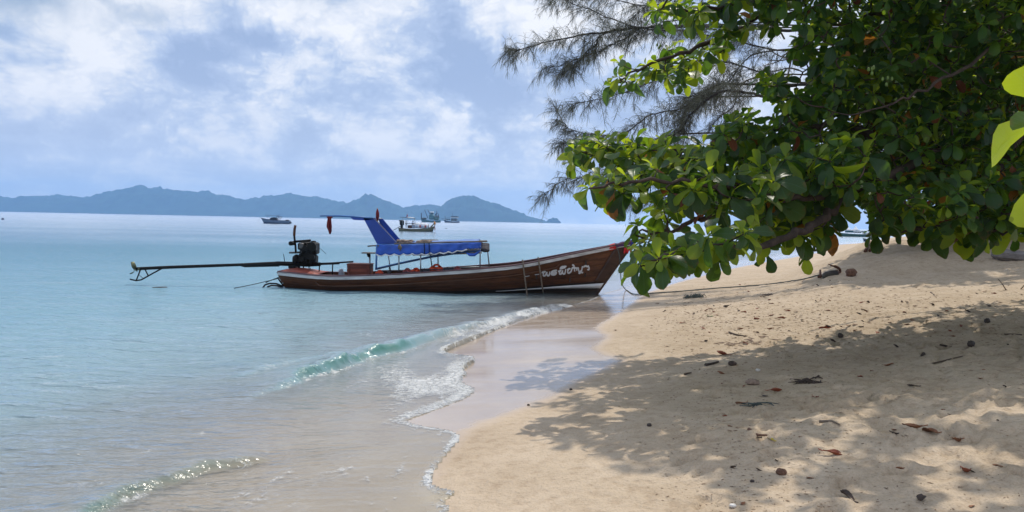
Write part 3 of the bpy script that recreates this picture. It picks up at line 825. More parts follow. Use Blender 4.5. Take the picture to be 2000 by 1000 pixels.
def hull_pt(u, t, side, out=0.0):
    x = (X0 + (KX0 - X0) * t) + u * ((X1 + (KX1 - X1) * t) - (X0 + (KX0 - X0) * t))
    hb = half_beam(u)
    tp = max(t, 0.0); sh = (1 - .52 * tp ** 1.5 - .48 * tp ** 6)
    if u > .7: sh = sh * (1 - (u - .7) / .3 * .45 * t)
    y = max(hb * sh, .022) + out
    z = sheer_z(u) * (1 - t) + keel_z(u) * t
    return (x, YB + side * y, z)
boat = thing('longtail_boat', ((X0 + X1) / 2, YB, 0), 'brown varnished wooden longtail boat with blue awning, bow run up on the wet sand', 'boat')
US = np.concatenate([np.linspace(0, .9, 40), np.linspace(.915, 1, 12)])
inner = MB()
for sd in (-1, 1):
    inner.grid([[hull_pt(u, t, sd, -.03) for u in US] for t in np.linspace(0.0, 1, 9)])
inner.grid([[hull_pt(0, t, sd, -.03) for sd in (-1, 1)] for t in np.linspace(0, 1, 6)])
hull = inner.build('hull', M['inside'], boat, smooth='auto', solid=.02)
TE = [0.02, .12, .235, .35, .465, .575, .68, .85, 1.0]
for sd in (-1, 1):
    for k in range(len(TE) - 1):
        a, b = TE[k], TE[k + 1] - .006
        mb = MB(); th = .022 + .004 * (k % 2)
        rws = []
        for t in np.linspace(a, b, 4): rws.append([hull_pt(u, t, sd, th - .010 * (t - a) / (b - a)) for u in US])
        n = len(US)
        rws = [[hull_pt(u, a, sd, 0) for u in US]] + rws + [[hull_pt(u, b, sd, 0) for u in US]]
        mb.grid(rws)
        mb.build('plank', M['hull'] if k < 6 else M['hull_dark'], boat, smooth='auto')
# transom boards
for k in range(4):
    t0, t1 = k / 4 + .01, (k + 1) / 4 - .01
    mb = MB(); A = [hull_pt(0, t0, -1), hull_pt(0, t0, 1), hull_pt(0, t1, 1), hull_pt(0, t1, -1)]
    mb.prism([(p[0] - .045, p[1], p[2]) for p in A], (.04, 0, 0)); mb.build('transom_board', M['hull'], boat)
# rub rail (white) below the cap, cap rail on top
for sd in (-1, 1):
    mb = MB(); rws = []
    for (dz_, o_) in ((-.004, .02), (-.004, .06), (-.088, .056), (-.088, .02)):
        rws.append([(p[0], p[1] + sd * o_, p[2] + dz_) for p in (hull_pt(u, 0.0, sd, 0) for u in US)])
    rws.append(rws[0]); mb.grid(rws); mb.build('rub_rail', M['rubrail'], boat, smooth='auto')
    mb = MB(); rws = []
    for (dz_, o_) in ((0.0, .068), (.032, .068), (.032, -.07), (0.0, -.07)):
        rws.append([(p[0], p[1] + sd * (o_ if u < .97 else o_ * .8), p[2] + dz_) for u, p in ((u, hull_pt(u, 0.0, sd, 0)) for u in US)])
    rws.append(rws[0]); mb.grid(rws); mb.build('cap_rail', M['cap'], boat, smooth='auto')
# white painted wedge above the waterline at the bow
for sd in (-1, 1):
    mb = MB(); ws = np.linspace(.66, 1.0, 22); r1, r2 = [], []
    for u in ws:
        g = ((u - .66) / .34) ** 1.2
        r1.append(hull_pt(u, .735 - .02 * g, sd, .034)); r2.append(hull_pt(u, .742 + .062 * g, sd, .034))
    mb.grid([r1, r2]); mb.build('bow_stripe', M['white'], boat, smooth=True, solid=.006)
# stem: thin dark brown panel over the planking along the cutwater
for sd in (-1, 1):
    mb = MB(); rws = []
    for t in np.linspace(.03, .70, 12):
        w0 = 1 - (.050 - .022 * t)
        rws.append([hull_pt(u, t, sd, .037) for u in np.linspace(w0, 1.0, 5)])
    mb.grid(rws); mb.build('dark_stem_panel', M['stem'], boat, smooth=True, solid=.008)
mb = MB(); mb.tube([hull_pt(1.0, t, 0) for t in np.linspace(-.05, 1, 14)], [.055] * 14, n=8, flat=1.2); mb.build('stem_post', M['stem'], boat, smooth=True)
# decks
mb = MB(); rws = []
for u in np.linspace(.005, .985, 44):
    d = .05 if u < .10 else (.27 if u < .80 else .05)
    hb = half_beam(u) * .96
    x = X0 + u * (X1 - X0); z = sheer_z(u) - d
    rws.append([(x, YB - hb, z), (x, YB, z + .03), (x, YB + hb, z)])
mb.grid(rws); mb.build('deck', M['inside'], boat, solid=.02)
mb = MB(); rws = []
for u in np.linspace(.0, .115, 7):
    hb = half_beam(u) * .93; x = X0 + u * (X1 - X0); z = sheer_z(u) + .02
    c = .10 * math.sin(min(1, u / .05) * math.pi / 2) * (1 - max(0, u - .07) / .045 * .8)
    rws.append([(x, YB + hb * math.cos(a), z + c * math.sin(a)) for a in np.linspace(math.pi, 0, 9)])
mb.grid(rws); mb.build('stern_deck', M['redpaint'], boat, smooth=True, solid=.02)
# thwarts
for u in (.30, .46, .62, .76):
    mb = MB(); x = X0 + u * (X1 - X0); mb.bbox((x, YB, sheer_z(u) - .10), (.22, 2 * half_beam(u) * .97, .035)); mb.build('thwart', M['inside'], boat)
# dark bolt heads along the near topsides
for (px, py) in ((1048, 541), (1113, 546), (1143, 537), (1144, 513)):
    u = (px - 543) / 694; mb = MB()
    p = at_Y(px, py, YB - half_beam(u) * .93 - .02)
    mb.bbox((p[0], p[1], p[2]), (.045, .05, .11), .3); mb.build('frame_end', M['hull_dark'], boat)

# the painted name on the bow: one raised brush stroke group per letter
LETTERS = [
    [[(285, 520), (300, 492), (340, 478), (400, 470)], [(345, 490), (325, 540), (330, 585), (365, 592), (400, 560), (425, 500), (432, 476)], [(440, 480), (432, 535), (450, 582), (485, 588), (510, 550), (525, 468)]],
    [[(562, 505), (590, 470), (640, 445), (690, 438), (740, 424)], [(650, 452), (690, 480), (720, 505), (690, 545), (640, 565), (580, 555), (560, 530), (600, 510), (680, 512)]],
    [[(770, 482), (800, 455), (870, 430)], [(835, 455), (812, 500), (815, 535), (850, 540), (885, 505), (900, 430)], [(912, 428), (900, 490), (925, 535), (965, 532), (985, 480), (1000, 385)]],
    [[(828, 408), (845, 360), (890, 325), (950, 318), (1022, 310)], [(850, 392), (900, 368), (960, 345), (990, 325)]],
    [[(1040, 425), (1080, 395), (1120, 385), (1135, 400)], [(1085, 405), (1058, 460), (1070, 508), (1110, 505), (1160, 460), (1180, 400), (1200, 360), (1245, 335), (1248, 300), (1222, 275), (1190, 262)]],
    [[(1240, 395), (1270, 365), (1315, 360), (1335, 400), (1325, 440)], [(1272, 380), (1262, 430), (1275, 465)], [(1340, 375), (1375, 360), (1385, 420), (1400, 465), (1445, 465), (1480, 420), (1495, 350), (1505, 305)], [(1380, 505), (1415, 518), (1440, 495), (1455, 480), (1490, 498), (1520, 480)]],
    [[(1528, 345), (1560, 312), (1610, 300), (1650, 318), (1692, 285)], [(1685, 305), (1700, 360), (1695, 400), (1645, 412)]],
]
def on_hull_side(px, py, out=.034):
    """The point of the near hull side seen at a photo point."""
    best = None
    u = (px - 543) / 694
    for it in range(14):
        Yc = YB - half_beam(min(max(u, 0), 1)) if best is None else best[1]
        p = at_Y(px, py, Yc)
        # solve for u, t giving this x, z
        t = .4
        for k in range(12):
            xs = X0 + (KX0 - X0) * t; xe = X1 + (KX1 - X1) * t
            u = min(max((p[0] - xs) / (xe - xs), 0), 1)
            sz, kz = sheer_z(u), keel_z(u); t = min(max((sz - p[2]) / (sz - kz), 0), 1)
        best = hull_pt(u, t, -1, out)
    return Vector(best)
# hull normal is nearly along the strokes' offset in y
for strokes in LETTERS:
    mb = MB()
    for st in strokes:
        path = spline([(x, y, 0) for x, y in st], 5)
        n = len(path); L, Rr = [], []
        for i, q in enumerate(path):
            tn = path[min(i + 1, n - 1)] - path[max(i - 1, 0)]; tn = tn / (np.linalg.norm(tn) + 1e-9)
            nr = np.array([-tn[1], tn[0]])
            w = 22.0 * (.72 + .5 * abs(nr[1])) * (0.55 + .45 * min(1, min(i, n - 1 - i) / 3))
            cvt = lambda zx, zy: on_hull_side(1040 + zx * .065, 500 + zy * .065)
            L.append(cvt(q[0] + nr[0] * w, q[1] + nr[1] * w)); Rr.append(cvt(q[0] - nr[0] * w, q[1] - nr[1] * w))
        mb.grid([L, Rr])
    mb.build('name_letter', M['hem'], boat, solid=.006)
for (a, b, y0, y1) in ((1044.5, 1053, 536.5, 535.5), (1026, 1034, 540, 538.5)):
    mb = MB(); mb.grid([[on_hull_side(a, y0 - .5), on_hull_side(b, y1 - .5)], [on_hull_side(a, y0 + .8), on_hull_side(b, y1 + .8)]]); mb.build('painted_dash', M['hem'], boat, solid=.005)

def B(px, py, dy=0.0): return at_Y(px, py, YB + dy)
def pipe(name, pts, r, m, parent, n=8, smooth=True, dy=0.0):
    mb = MB(); mb.tube([B(p[0], p[1], dy + (p[2] if len(p) > 2 else 0)) for p in pts], r, n); return mb.build(name, m, parent, smooth=smooth)
SC = YB / F                 # metres per photo pixel at the boat

# engine on its swivelling stand
eng = MB()
def ebox(px0, py0, px1, py1, dep, mi=0, dy=0, bev=.18):
    a = B(px0, py0, dy); b = B(px1, py1, dy)
    eng.bbox(((a[0] + b[0]) / 2, YB + dy, (a[2] + b[2]) / 2), (abs(b[0] - a[0]), dep, abs(a[2] - b[2])), bev, mi)
ebox(588, 478, 612, 512, .42); ebox(590, 472, 606, 482, .34); ebox(606, 473, 621, 497, .46)
ebox(598, 497, 619, 515, .40); ebox(609, 470, 616, 476, .2); ebox(584, 474, 594, 488, .3)
for (px, py, r, d) in ((614, 481, 8.6, .30), (613, 501, 6.5, .32), (601, 484, 5, .30), (594, 505, 5, .28)):
    c = B(px, py); eng.tube([(c[0], YB - d, c[2]), (c[0], YB - d + .09, c[2])], r * SC, 14)
for (px, py) in ((596, 492), (606, 490), (603, 508), (590, 499), (610, 512), (618, 489)):
    c = B(px, py); eng.ball((c[0], YB - .23, c[2]), (.05, .05, .06), 8, 6, 0, .2)
eng.tube([B(597, 474, -.2), B(602, 481, -.26), B(600, 490, -.27), B(606, 498, -.25)], .016, 6)
eng.tube([B(611, 477, -.25), B(606, 486, -.28), B(611, 495, -.26)], .014, 6)
engine = eng.build('engine', M['iron'], boat, smooth='auto')
mb = MB(); mb.bbox((B(593, 480)[0], YB - .2, B(593, 480)[2]), (.13, .10, .17), .25); mb.build('cylinder_cover', M['grey'], engine, smooth='auto'); mb = MB(); mb.bbox((B(620, 484)[0], YB - .17, B(620, 484)[2]), (.05, .12, .13), .3); mb.build('fan_guard', M['grey'], engine, smooth='auto')
mb = MB(); c = B(579, 506); mb.ball((c[0], YB, c[2]), (.10, .15, .14), 12, 9); mb.tube([(B(573, 506)[0], YB, c[2] - .02), (B(589, 506)[0], YB, c[2] - .02)], .115, 12); mb.build('gearbox', M['iron'], engine, smooth=True)
pipe('exhaust_pipe', [(578, 495), (577, 480), (575, 464), (575, 458)], .030, M['iron'], engine)
pipe('exhaust_wrap', [(574.6, 461), (575, 452), (575.6, 446), (577, 440)], [.036, .038, .037, .036], M['rust'], engine)
mb = MB(); c = B(572, 475); mb.tube([(c[0], YB - .22, c[2]), (c[0], YB + .12, c[2])], .062, 14); mb.build('silencer', M['iron'], engine, smooth='auto')
pipe('air_pipe', [(574, 472), (590, 471), (607, 469.5)], .034, M['iron'], engine)
pipe('fuel_pipe', [(565, 493.5), (576, 493.3), (586, 492.8)], .028, M['grey'], engine)
pipe('throttle_wire', [(623, 483), (630, 489.5), (637, 496)], .006, M['iron'], engine, 5)
pipe('lever', [(553.5, 496), (555, 503), (556, 511)], .010, M['iron'], engine, 5)
mb = MB(); mb.tube([B(540, 514.5), B(600, 516.5), B(626, 516)], [.07, .075, .06], 6); mb.tube([B(470, 518), B(478, 518), B(545, 515.5)], [.03, .062, .075], 8); mb.build('engine_bed', M['iron'], engine, smooth='auto')
pipe('drive_shaft', [(266, 525), (330, 522), (470, 517), (545, 513.8)], [.046, .046, .042, .042], M['iron'], engine)
pipe('steering_bar', [(612, 516), (650, 514.5), (663, 514)], .034, M['iron'], engine)
pipe('tiller_handle', [(650, 513.8), (690, 511)], .024, M['iron'], engine)
for (a, b) in (((570, 526.5), (567, 517)), ((577, 526.5), (576, 517)), ((585, 526), (583, 518)), ((593, 529), (592.5, 518)), ((623.5, 530), (624, 517)), ((649, 538), (650, 515))):
    pipe('stand_leg', [a, b], .036 if a[0] < 590 else .018, M['iron'], engine, 7)
mb = MB(); c = B(569, 521); mb.bbox((c[0] + .05, YB, c[2]), (.19, .32, .07), .2); mb.bbox((c[0] + .06, YB, c[2] - .09), (.26, .36, .06), .2); mb.build('pivot_block', M['iron'], engine)
pipe('cable', [(602, 518), (604, 526), (610, 531)], .012, M['blackrubber'], engine, 6)
pipe('cable', [(604, 518), (606, 525), (612, 530), (614, 534)], .010, M['blackrubber'], engine, 6, dy=.05)
pipe('skeg', [(318, 523.5), (300, 533), (276, 546.5), (266, 548), (254, 545.5)], .021, M['iron'], engine)
pipe('skeg_strut', [(274.5, 526), (266.5, 547)], .020, M['iron'], engine)
pipe('skeg_strut', [(283, 525.5), (289, 537.5)], .018, M['iron'], engine)
pipe('skeg_strut', [(272, 537), (279, 543)], .008, M['iron'], engine, 5)
pc = B(268, 525)
mb = MB(); mb.tube([(pc[0] - .10, YB, pc[2] + .005), (pc[0] + .08, YB, pc[2])], [.03, .05], 10); prop = mb.build('propeller', M['brass'], engine, smooth=True)
for k in range(3):
    an = 2.2 + k * 2 * math.pi / 3; mb = MB(); rws = []
    for i in range(7):
        r = .03 + .17 * i / 6; w = .062 * math.sin(math.pi * (.25 + .62 * i / 6)) + .008
        row = []
        for s in (-1, -.3, .3, 1):
            sk = an + s * w / max(r, .06) * .8 - .5 * (i / 6) ** 2
            row.append((pc[0] - .06 - s * .035 - .06 * (i / 6) ** 2, YB + r * math.cos(sk), pc[2] + r * math.sin(sk)))
        rws.append(row)
    mb.grid(rws); mb.build('blade', M['brass'], prop, smooth=True, solid=.008)

# awning
aw = thing('awning_frame', (0, 0, 0), None, None); aw.parent = boat; aw.location = Vector(B(840, 530)) - Vector(boat.location)
AW = aw
NEAR, FAR = -.66, .66
def post(a, b, r, m, dy): pipe('post', [a, b], r, m, AW, 7, dy=dy)
post((736, 478), (734.5, 527), .028, M['bluepipe'], NEAR)
for (a, b) in (((758.5, 498), (763, 531)), ((779, 500), (779, 530)), ((821.5, 498), (821.5, 533)), ((840.5, 498), (843.5, 520)), ((855.5, 495), (855.5, 517)), ((938, 480), (937.5, 526)), ((952, 487), (956, 524))):
    post(a, b, .019, M['pipe'], NEAR if a[0] in (779, 821.5, 938) else FAR)
pipe('rail', [(737, 528.5), (800, 527.5), (860, 523.5), (900, 522.5), (957, 520.5)], .015, M['pipe'], AW, 6, dy=FAR)
pipe('brace', [(733, 525.5), (780, 514.5), (840, 502), (900, 493), (940, 490)], .034, M['bluepipe'], AW, 7, dy=FAR - .1)
# roof cloth with hanging valances; the near one has a scalloped hem
def roof_edge(px):
    return float(np.interp(px, [735, 770, 820, 880, 940], [478.5, 478.6, 478, 476, 473.5]))
def hem_y(px):
    base = float(np.interp(px, [735, 830, 880, 905, 940], [499, 497, 493, 489, 488]))
    return base
pxs = np.linspace(735, 940, 83)
mb = MB(); rws = []
for w in np.linspace(0, 1, 6):
    row = []
    for px in pxs:
        ph = ((px - 735) / 17.6) % 1.0
        scal = 3.2 * abs(math.sin(math.pi * ph)) if px < 912 else 1.2 * math.sin(px)
        bot = hem_y(px) - 3 + scal
        y = roof_edge(px) * (1 - w) + bot * w
        row.append(B(px, y, NEAR - .03 * w - (.008 * math.sin(px * .5) + .012 * math.sin(px * .17 + 1)) * (.25 + w) - .008 * math.sin(6 * w + px * .21)))
    rws.append(row)
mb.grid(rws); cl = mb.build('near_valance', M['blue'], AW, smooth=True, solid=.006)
mb = MB(); rws = [[], []]
for px in pxs[:72]:
    ph = ((px - 735) / 17.6) % 1.0; y = hem_y(px) - 3 + 3.2 * abs(math.sin(math.pi * ph))
    rws[0].append(B(px, y - .4, NEAR - .037)); rws[1].append(B(px, y + 2.3, NEAR - .037))
mb.grid(rws); mb.build('scallop_hem', M['hem'], AW, smooth=True, solid=.006)
mb = MB(); rws = []
for w in np.linspace(0, 1, 9):
    row = []
    for px in pxs[::4]:
        e = B(px, roof_edge(px), NEAR); row.append((e[0], YB + NEAR + (FAR - NEAR) * w, e[2] + .10 * math.sin(math.pi * w) - .02 * abs(math.sin(px * .09))))
    rws.append(row)
mb.grid(rws); mb.build('roof_cloth', M['bluesheen'], AW, smooth=True, solid=.008)
mb = MB(); rws = []
for w in np.linspace(0, 1, 5):
    rws.append([(e[0], YB + FAR + .02 + .02 * math.sin(px * .4) * w, e[2] - .36 * w * (1 if px > 790 else .7)) for px, e in ((px, B(px, roof_edge(px), NEAR)) for px in pxs[::3])])
mb.grid(rws); mb.build('far_valance', M['hem'], AW, smooth=True, solid=.006)
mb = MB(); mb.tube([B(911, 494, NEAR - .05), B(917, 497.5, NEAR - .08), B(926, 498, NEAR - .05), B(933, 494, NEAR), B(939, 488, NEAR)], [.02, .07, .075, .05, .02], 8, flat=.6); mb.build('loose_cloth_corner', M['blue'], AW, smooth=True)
mb = MB()
for k in range(4): mb.tube([B(940, 478 + 3 * k, .5 - .3 * k), B(947, 479 + 3 * k, .4 - .3 * k), B(954, 478 + 3.6 * k, .5 - .3 * k)], [.05, .075, .05], 8)
mb.build('rolled_front_sheet', M['slate'], AW, smooth=True)
# poles lashed along the roof
for (a, b, dy) in (((718, 481), (740, 480), NEAR), ((770, 476), (952, 471.5), NEAR + .1), ((790, 476.5), (930, 469.5), .2), ((860, 473), (951, 470.5), FAR)):
    pipe('roof_pole', [a, ((a[0] + b[0]) / 2, (a[1] + b[1]) / 2 - .6), b], .020, M['bamboo'], AW, 7, dy=dy)
pipe('roof_pole', [(925, 468.5), (935, 472), (943, 475)], .016, M['bamboo'], AW, 6, dy=0)
# raked blue boards carrying the stern visor
mb = MB(); mb.prism([B(709, 424.5, -.5), B(729, 426, -.5), B(776, 476, -.5), B(736, 476, -.5), B(712, 430.5, -.5)], (0, .05, 0)); mb.build('raked_board', M['bluepaint'], AW)
mb = MB(); mb.prism([B(739, 428, .45), B(747, 427, .45), B(784, 471, .45), B(768, 472, .45), B(742, 438, .45)], (0, .05, 0)); mb.build('raked_board', M['bluepaint'], AW)
mb = MB(); mb.prism([B(726, 425.5, -.42), B(731, 426, -.42), B(777, 476, -.42), B(769, 476, -.42)], (0, .10, 0)); mb.build('board_batten', M['slate'], AW)
mb = MB(); pl = [B(684, 424, -.5), B(728, 426, -.5), B(731, 428, -.5), B(712, 430.5, -.5), B(690, 429.5, -.5)]; mb.prism(pl, (0, 1.0, 0)); mb.build('stern_visor', M['bluepaint'], AW)
pipe('visor_pole', [(625, 421.8), (660, 421.4), (690, 423), (729, 426)], .020, M['bluepipe'], AW, 7, dy=-.5)
pipe('visor_pole', [(640, 422), (690, 423.5), (747, 427)], .018, M['bluepipe'], AW, 7, dy=.5)
pipe('cross_pole', [(729, 427), (747, 427)], .016, M['pipe'], AW, 6)
pipe('mast_stub', [(737, 434), (737, 424)], .016, M['pipe'], AW, 6)
# helmsman's perch
pipe('perch_post', [(722.5, 536), (722, 496)], .026, M['pipe'], boat)
mb = MB(); c = B(721, 494); mb.bbox((c[0], YB, c[2]), (26 * SC, .35, .03), .2); mb.build('perch_board', M['bamboo'], boat)
mb = MB(); mb.tube([B(719, 495), B(721, 500), B(722, 502)], [.05, .05, .03], 8); mb.build('perch_bracket', M['iron'], boat)
# stern boarding hoops
pipe('stern_hoop', [(552, 559), (540, 554), (527, 553.5), (518, 556), (513, 562.5), (512, 566)], .024, M['blackrubber'], boat, 8, dy=-.25)
pipe('stern_hoop', [(553, 561), (541, 558), (530, 557.5), (523, 560), (520, 564), (519, 567)], .024, M['blackrubber'], boat, 8, dy=-.15)
pipe('stern_bracket', [(555, 559), (549, 552), (542, 542), (548, 541)], .022, M['iron'], boat, 7, dy=-.2)
pipe('stern_bracket', [(542, 543), (525, 549), (519, 552)], .016, M['iron'], boat, 6, dy=-.2)

# things aboard
mb = MB(); a = B(681, 516, -.1); b = B(725, 537.5, -.1)
c = ((a[0] + b[0]) / 2, YB - .05, (a[2] + b[2]) / 2); w, h = b[0] - a[0], a[2] - b[2]
mb = MB()
box = thing('wooden_box', (c[0], c[1], b[2] - .02), 'red brown wooden box amidships behind the engine of the longtail boat', 'box')
for k in range(3):
    for (yy) in (-.26, .26):
        q = MB(); q.box((c[0], c[1] + yy, b[2] + h * (k + .5) / 3), (w, .022, h / 3 - .008)); q.build('plank', M['box'], box)
    for xx in (-1, 1):
        q = MB(); q.box((c[0] + xx * (w / 2 - .011), c[1], b[2] + h * (k + .5) / 3), (.02, .496, h / 3 - .008)); q.build('plank', M['box'], box)
q = MB(); q.bbox((c[0], c[1], a[2] + .012), (w + .03, .58, .03), .3); q.build('lid', M['box'], box)
for xx in (-1, 1):
    q = MB(); q.box((c[0] + xx * (w / 2 - .05), c[1] - .28, (a[2] + b[2]) / 2), (.05, .016, h)); q.build('batten', M['box'], box)
mb = MB(); c = B(670, 533); r0 = .085
mb.tube([(c[0], YB - .2, c[2] - .10), (c[0], YB - .2, c[2] + .02), (c[0], YB - .2, c[2] + .07), (c[0] + .03, YB - .2, c[2] + .12)], [r0, r0, .06, .025], 12)
jug = single(mb, 'plastic_jug', M['jug'], (c[0], YB - .2, c[2] - .1), 'small grey plastic jug beside the red brown box in the longtail boat', 'jug', smooth='auto')
mb = MB(); mb.tube([(c[0] - .05, YB - .2, c[2] + .04), (c[0] - .085, YB - .2, c[2] + .08), (c[0] - .02, YB - .2, c[2] + .13)], .014, 6); hdl = mb.build('handle', M['hem'], jug, smooth=True)
def vest(px0, px1, py0, py1, m, label, dy=-.35, seed=0, strap=True):
    a = B(px0, py0, dy); b = B(px1, py1, dy); cx_, cz_ = (a[0] + b[0]) / 2, (a[2] + b[2]) / 2
    w, h = (b[0] - a[0]), (a[2] - b[2])
    t = thing('life_vest', (cx_, YB + dy, b[2]), label, 'life vest')
    for s in (-1, 1):
        q = MB(); q.bbox((cx_ + s * w * .25, YB + dy, cz_), (w * .50, .26, h), .32, rot=Matrix.Rotation(random.uniform(-.12, .12), 3, 'Y')); q.build('foam_panel', m, t, smooth='auto')
    q = MB(); q.ring((cx_, YB + dy + .05, cz_ + h * .42), w * .22, .030, 14, 6, Matrix.Rotation(.5, 3, 'X')); q.build('collar', m, t, smooth=True)
    if strap:
        q = MB(); q.box((cx_, YB + dy - .138, cz_), (w * .95, .012, .025)); q.build('strap', M['slate'], t)
    return t
vest(734, 748, 530, 538, M['orange'], 'orange life vest lying just behind the blue stern post of the awning')
vest(787, 803, 526.5, 535, M['pinkred'], 'sternmost of the two dull orange life vests under the scalloped valance')
vest(803, 821, 526, 534.5, M['orange'], 'orange life vest between a dull orange vest and the dark grey sheet under the awning')
vest(839, 865, 519, 532, M['orange'], 'large bright orange life vest heaped highest in the middle of the boat')
vest(886, 900, 522.5, 530, M['pinkred'], 'faded pink red life vest foremost of those under the awning')
for (a_, b_, lab) in (((822, 525), (839, 532), 'dark grey folded sheet between two orange life vests under the awning'), ((866, 523), (886, 530.5), 'dark grey folded sheet next to the foremost faded vest')):
    p0, p1 = B(*a_, -.35), B(*b_, -.35); q = MB(); n = 4; w = (p1[0] - p0[0]) / n
    for k in range(n): q.bbox((p0[0] + w * (k + .5), YB - .35, (p0[2] + p1[2]) / 2 + .01 * (k % 2)), (w * 1.02, .3, p0[2] - p1[2]), .3)
    single(q, 'folded_sheet', M['slate'], (p0[0], YB - .35, p1[2]), lab, 'sheet', smooth='auto')
c = B(760, 533, NEAR); q = MB(); q.ball((c[0], c[1], c[2]), (.06, .06, .07), 10, 7); q.tube([c, (c[0], c[1], c[2] + .16)], .012, 6)
single(q, 'black_float', M['blackrubber'], c, 'small black float hung on the awning rail below the scallops', 'float', smooth=True)
# tyre and rope coils on the roof
c = B(839, 471.5, .15); q = MB(); q.ring((c[0], YB + .15, c[2] - .01), .215, .068, 32, 10); tyre = single(q, 'tyre', M['blackrubber'], (c[0], YB + .15, c[2]), 'black tyre lying flat on top of the blue awning', 'tyre', smooth=True)
def coil(px, py, R0, n, m, lab, dy=0, sq=.9):
    c = B(px, py, dy); pts = []
    for i in range(n * 14):
        a = i * 2 * math.pi / 14; r = R0 * (.65 + .35 * math.sin(i * .61)) ; pts.append((c[0] + r * math.cos(a) * 1.3 + .03 * math.sin(i * 1.7), c[1] + r * math.sin(a) * sq, c[2] + .035 + .012 * (i / 14) + .015 * math.sin(i * 2.3)))
    q = MB(); q.tube(pts, .018, 6); return single(q, 'rope_coil', m, c, lab, 'rope', smooth=True)
coil(792, 476.5, .22, 6, M['ropelight'], 'tan rope coil at the foot of the raked blue boards on the awning', -.2)
coil(828, 476, .18, 4, M['ropelight'], 'tan rope coil under the black tyre on the awning', -.3)
q = MB(); q.tube([B(780, 478, NEAR - .05), B(783, 484, NEAR - .06), B(781, 490, NEAR - .06)], [.03, .035, .012], 7); q.tube([B(779, 479, NEAR - .05), B(778, 485, NEAR - .06), B(784, 487, NEAR - .07)], [.02, .02, .01], 6)
single(q, 'rope_end', M['bamboo'], B(780, 478, NEAR), 'frayed grey rope end hanging over the blue valance', 'rope', smooth=True)
for px in (828.5, 838):
    q = MB(); q.tube([B(px, 474, NEAR - .02), B(px + .4, 486, NEAR - .05), B(px + .2, 496.5, NEAR - .06)], .011, 5)
    single(q, 'lashing_cord', M['iron'], B(px, 478, NEAR), ('dark cord tied over the blue valance below the left rim of the tyre' if px < 830 else 'dark cord tied over the blue valance below the middle of the tyre'), 'cord', 'lashing cords on the awning')
# cloths
def hanging(pts_w, m, name, loc, lab, cat, dy=-.5, thick=.03):
    q = MB(); rws = []
    for (px, py, w) in pts_w:
        row = []
        for k in range(9):
            a = k / 8; row.append(B(px + (a - .5) * w, py, dy + .05 * math.sin(a * 11 + py * .1) * (w / 10)))
        rws.append(row)
    q.grid(rws); return single(q, name, m, loc, lab, cat, smooth=True, solid=thick)
hanging([(644, 423.5, 11), (643.5, 427, 5), (643, 434, 7), (643, 443, 9), (644.5, 450, 7), (644.5, 457, 1.5)], M['crimson'], 'red_cloth', B(644, 424, -.5), 'dark red cloth knotted to the stern visor pole over the water', 'cloth')
q = MB(); rws = []
for (py, r) in ((408, .012), (411, .03), (416, .048), (422, .05), (427, .045), (431, .03), (434, .02)):
    c = B(737 + .4 * math.sin(py), py); rws.append((c, r))
q.tube([c for c, r in rws], [r for c, r in rws], 8); g = single(q, 'garland', M['crimson'], B(737, 434), 'dark red garland bundle standing on top of the raked blue boards', 'garland', smooth=True)
q = MB(); q.tube([B(736.6, 411), B(737, 407)], [.02, .012], 7); q.build('garland_tip', M['gold'], g, smooth=True)
# ribbons round the stem head
bowt = Vector(hull_pt(.985, 0, 0))
rib = thing('bow_ribbon', bowt, 'red, purple and blue ribbons wound round the stem head under the leaves', 'ribbon')
def wrap(u0, u1, m, nm, r=.045, k=3):
    q = MB()
    for i in range(k):
        u = u0 + (u1 - u0) * (i + .5) / k
        p0 = Vector(hull_pt(u, -.02, 0)); hb = half_beam(u) * .9 + r
        pts = [(p0.x + .012 * math.sin(3 * a + i), YB + hb * math.cos(a), p0.z - .045 + (.095 + .008 * i) * math.sin(a)) for a in np.linspace(0, 2 * math.pi, 17)]
        q.tube(pts, .040, 7, flat=.55)
    q.build(nm, m, rib, smooth=True)
def sleeve(u0, u1, m, nm, a0, a1, r):
    q = MB(); rws = []
    for u in np.linspace(u0, u1, 9):
        p0 = Vector(hull_pt(u, 0, 0)); hb = half_beam(u) * .95 + r
        rws.append([(p0.x + .01 * math.sin(9 * a + u * 60), YB + (hb + .008 * math.sin(a * 7 + u * 160)) * math.cos(a), p0.z - .04 + (.085 + .012 * math.sin(u * 230 + a * 3)) * math.sin(a)) for a in np.linspace(a0, a1, 22)])
    q.grid(rws); q.build(nm, m, rib, smooth=True, solid=.012)
sleeve(.930, .950, M['redcloth'], 'red_band', -1.2, math.pi + 1.2, .078)
sleeve(.948, .992, M['purplecloth'], 'purple_band', -.25, math.pi + .25, .080)
sleeve(.990, 1.004, M['bluecloth'], 'blue_band', -1.4, math.pi + 1.4, .070)
q = MB(); rws = []
for py in np.linspace(483, 494, 5): rws.append([B(px + (py - 483) * -.1, py + 2 * math.sin(px), -.12 - .03 * math.sin(px * .8)) for px in np.linspace(1219, 1235 - (py - 483) * .7, 8)])
q.grid(rws); q.build('red_tail', M['redcloth'], rib, smooth=True, solid=.01)
for (px, a, b, m, nm) in ((1232.5, 486, 499, 'gold', 'gold_tail'), (1241.5, 484, 500, 'bluecloth', 'blue_tail'), (1241.2, 500, 511, 'redcloth', 'red_tail')):
    q = MB(); rws = [[B(px + w + .4 * math.sin(py * .6), py, .03 * math.sin(w + py * .4)) for w in (-1.9, -.6, .6, 1.9)] for py in np.linspace(a, b, 6)]
    q.grid(rws); q.build(nm, M[m], rib, smooth=True, solid=.012)
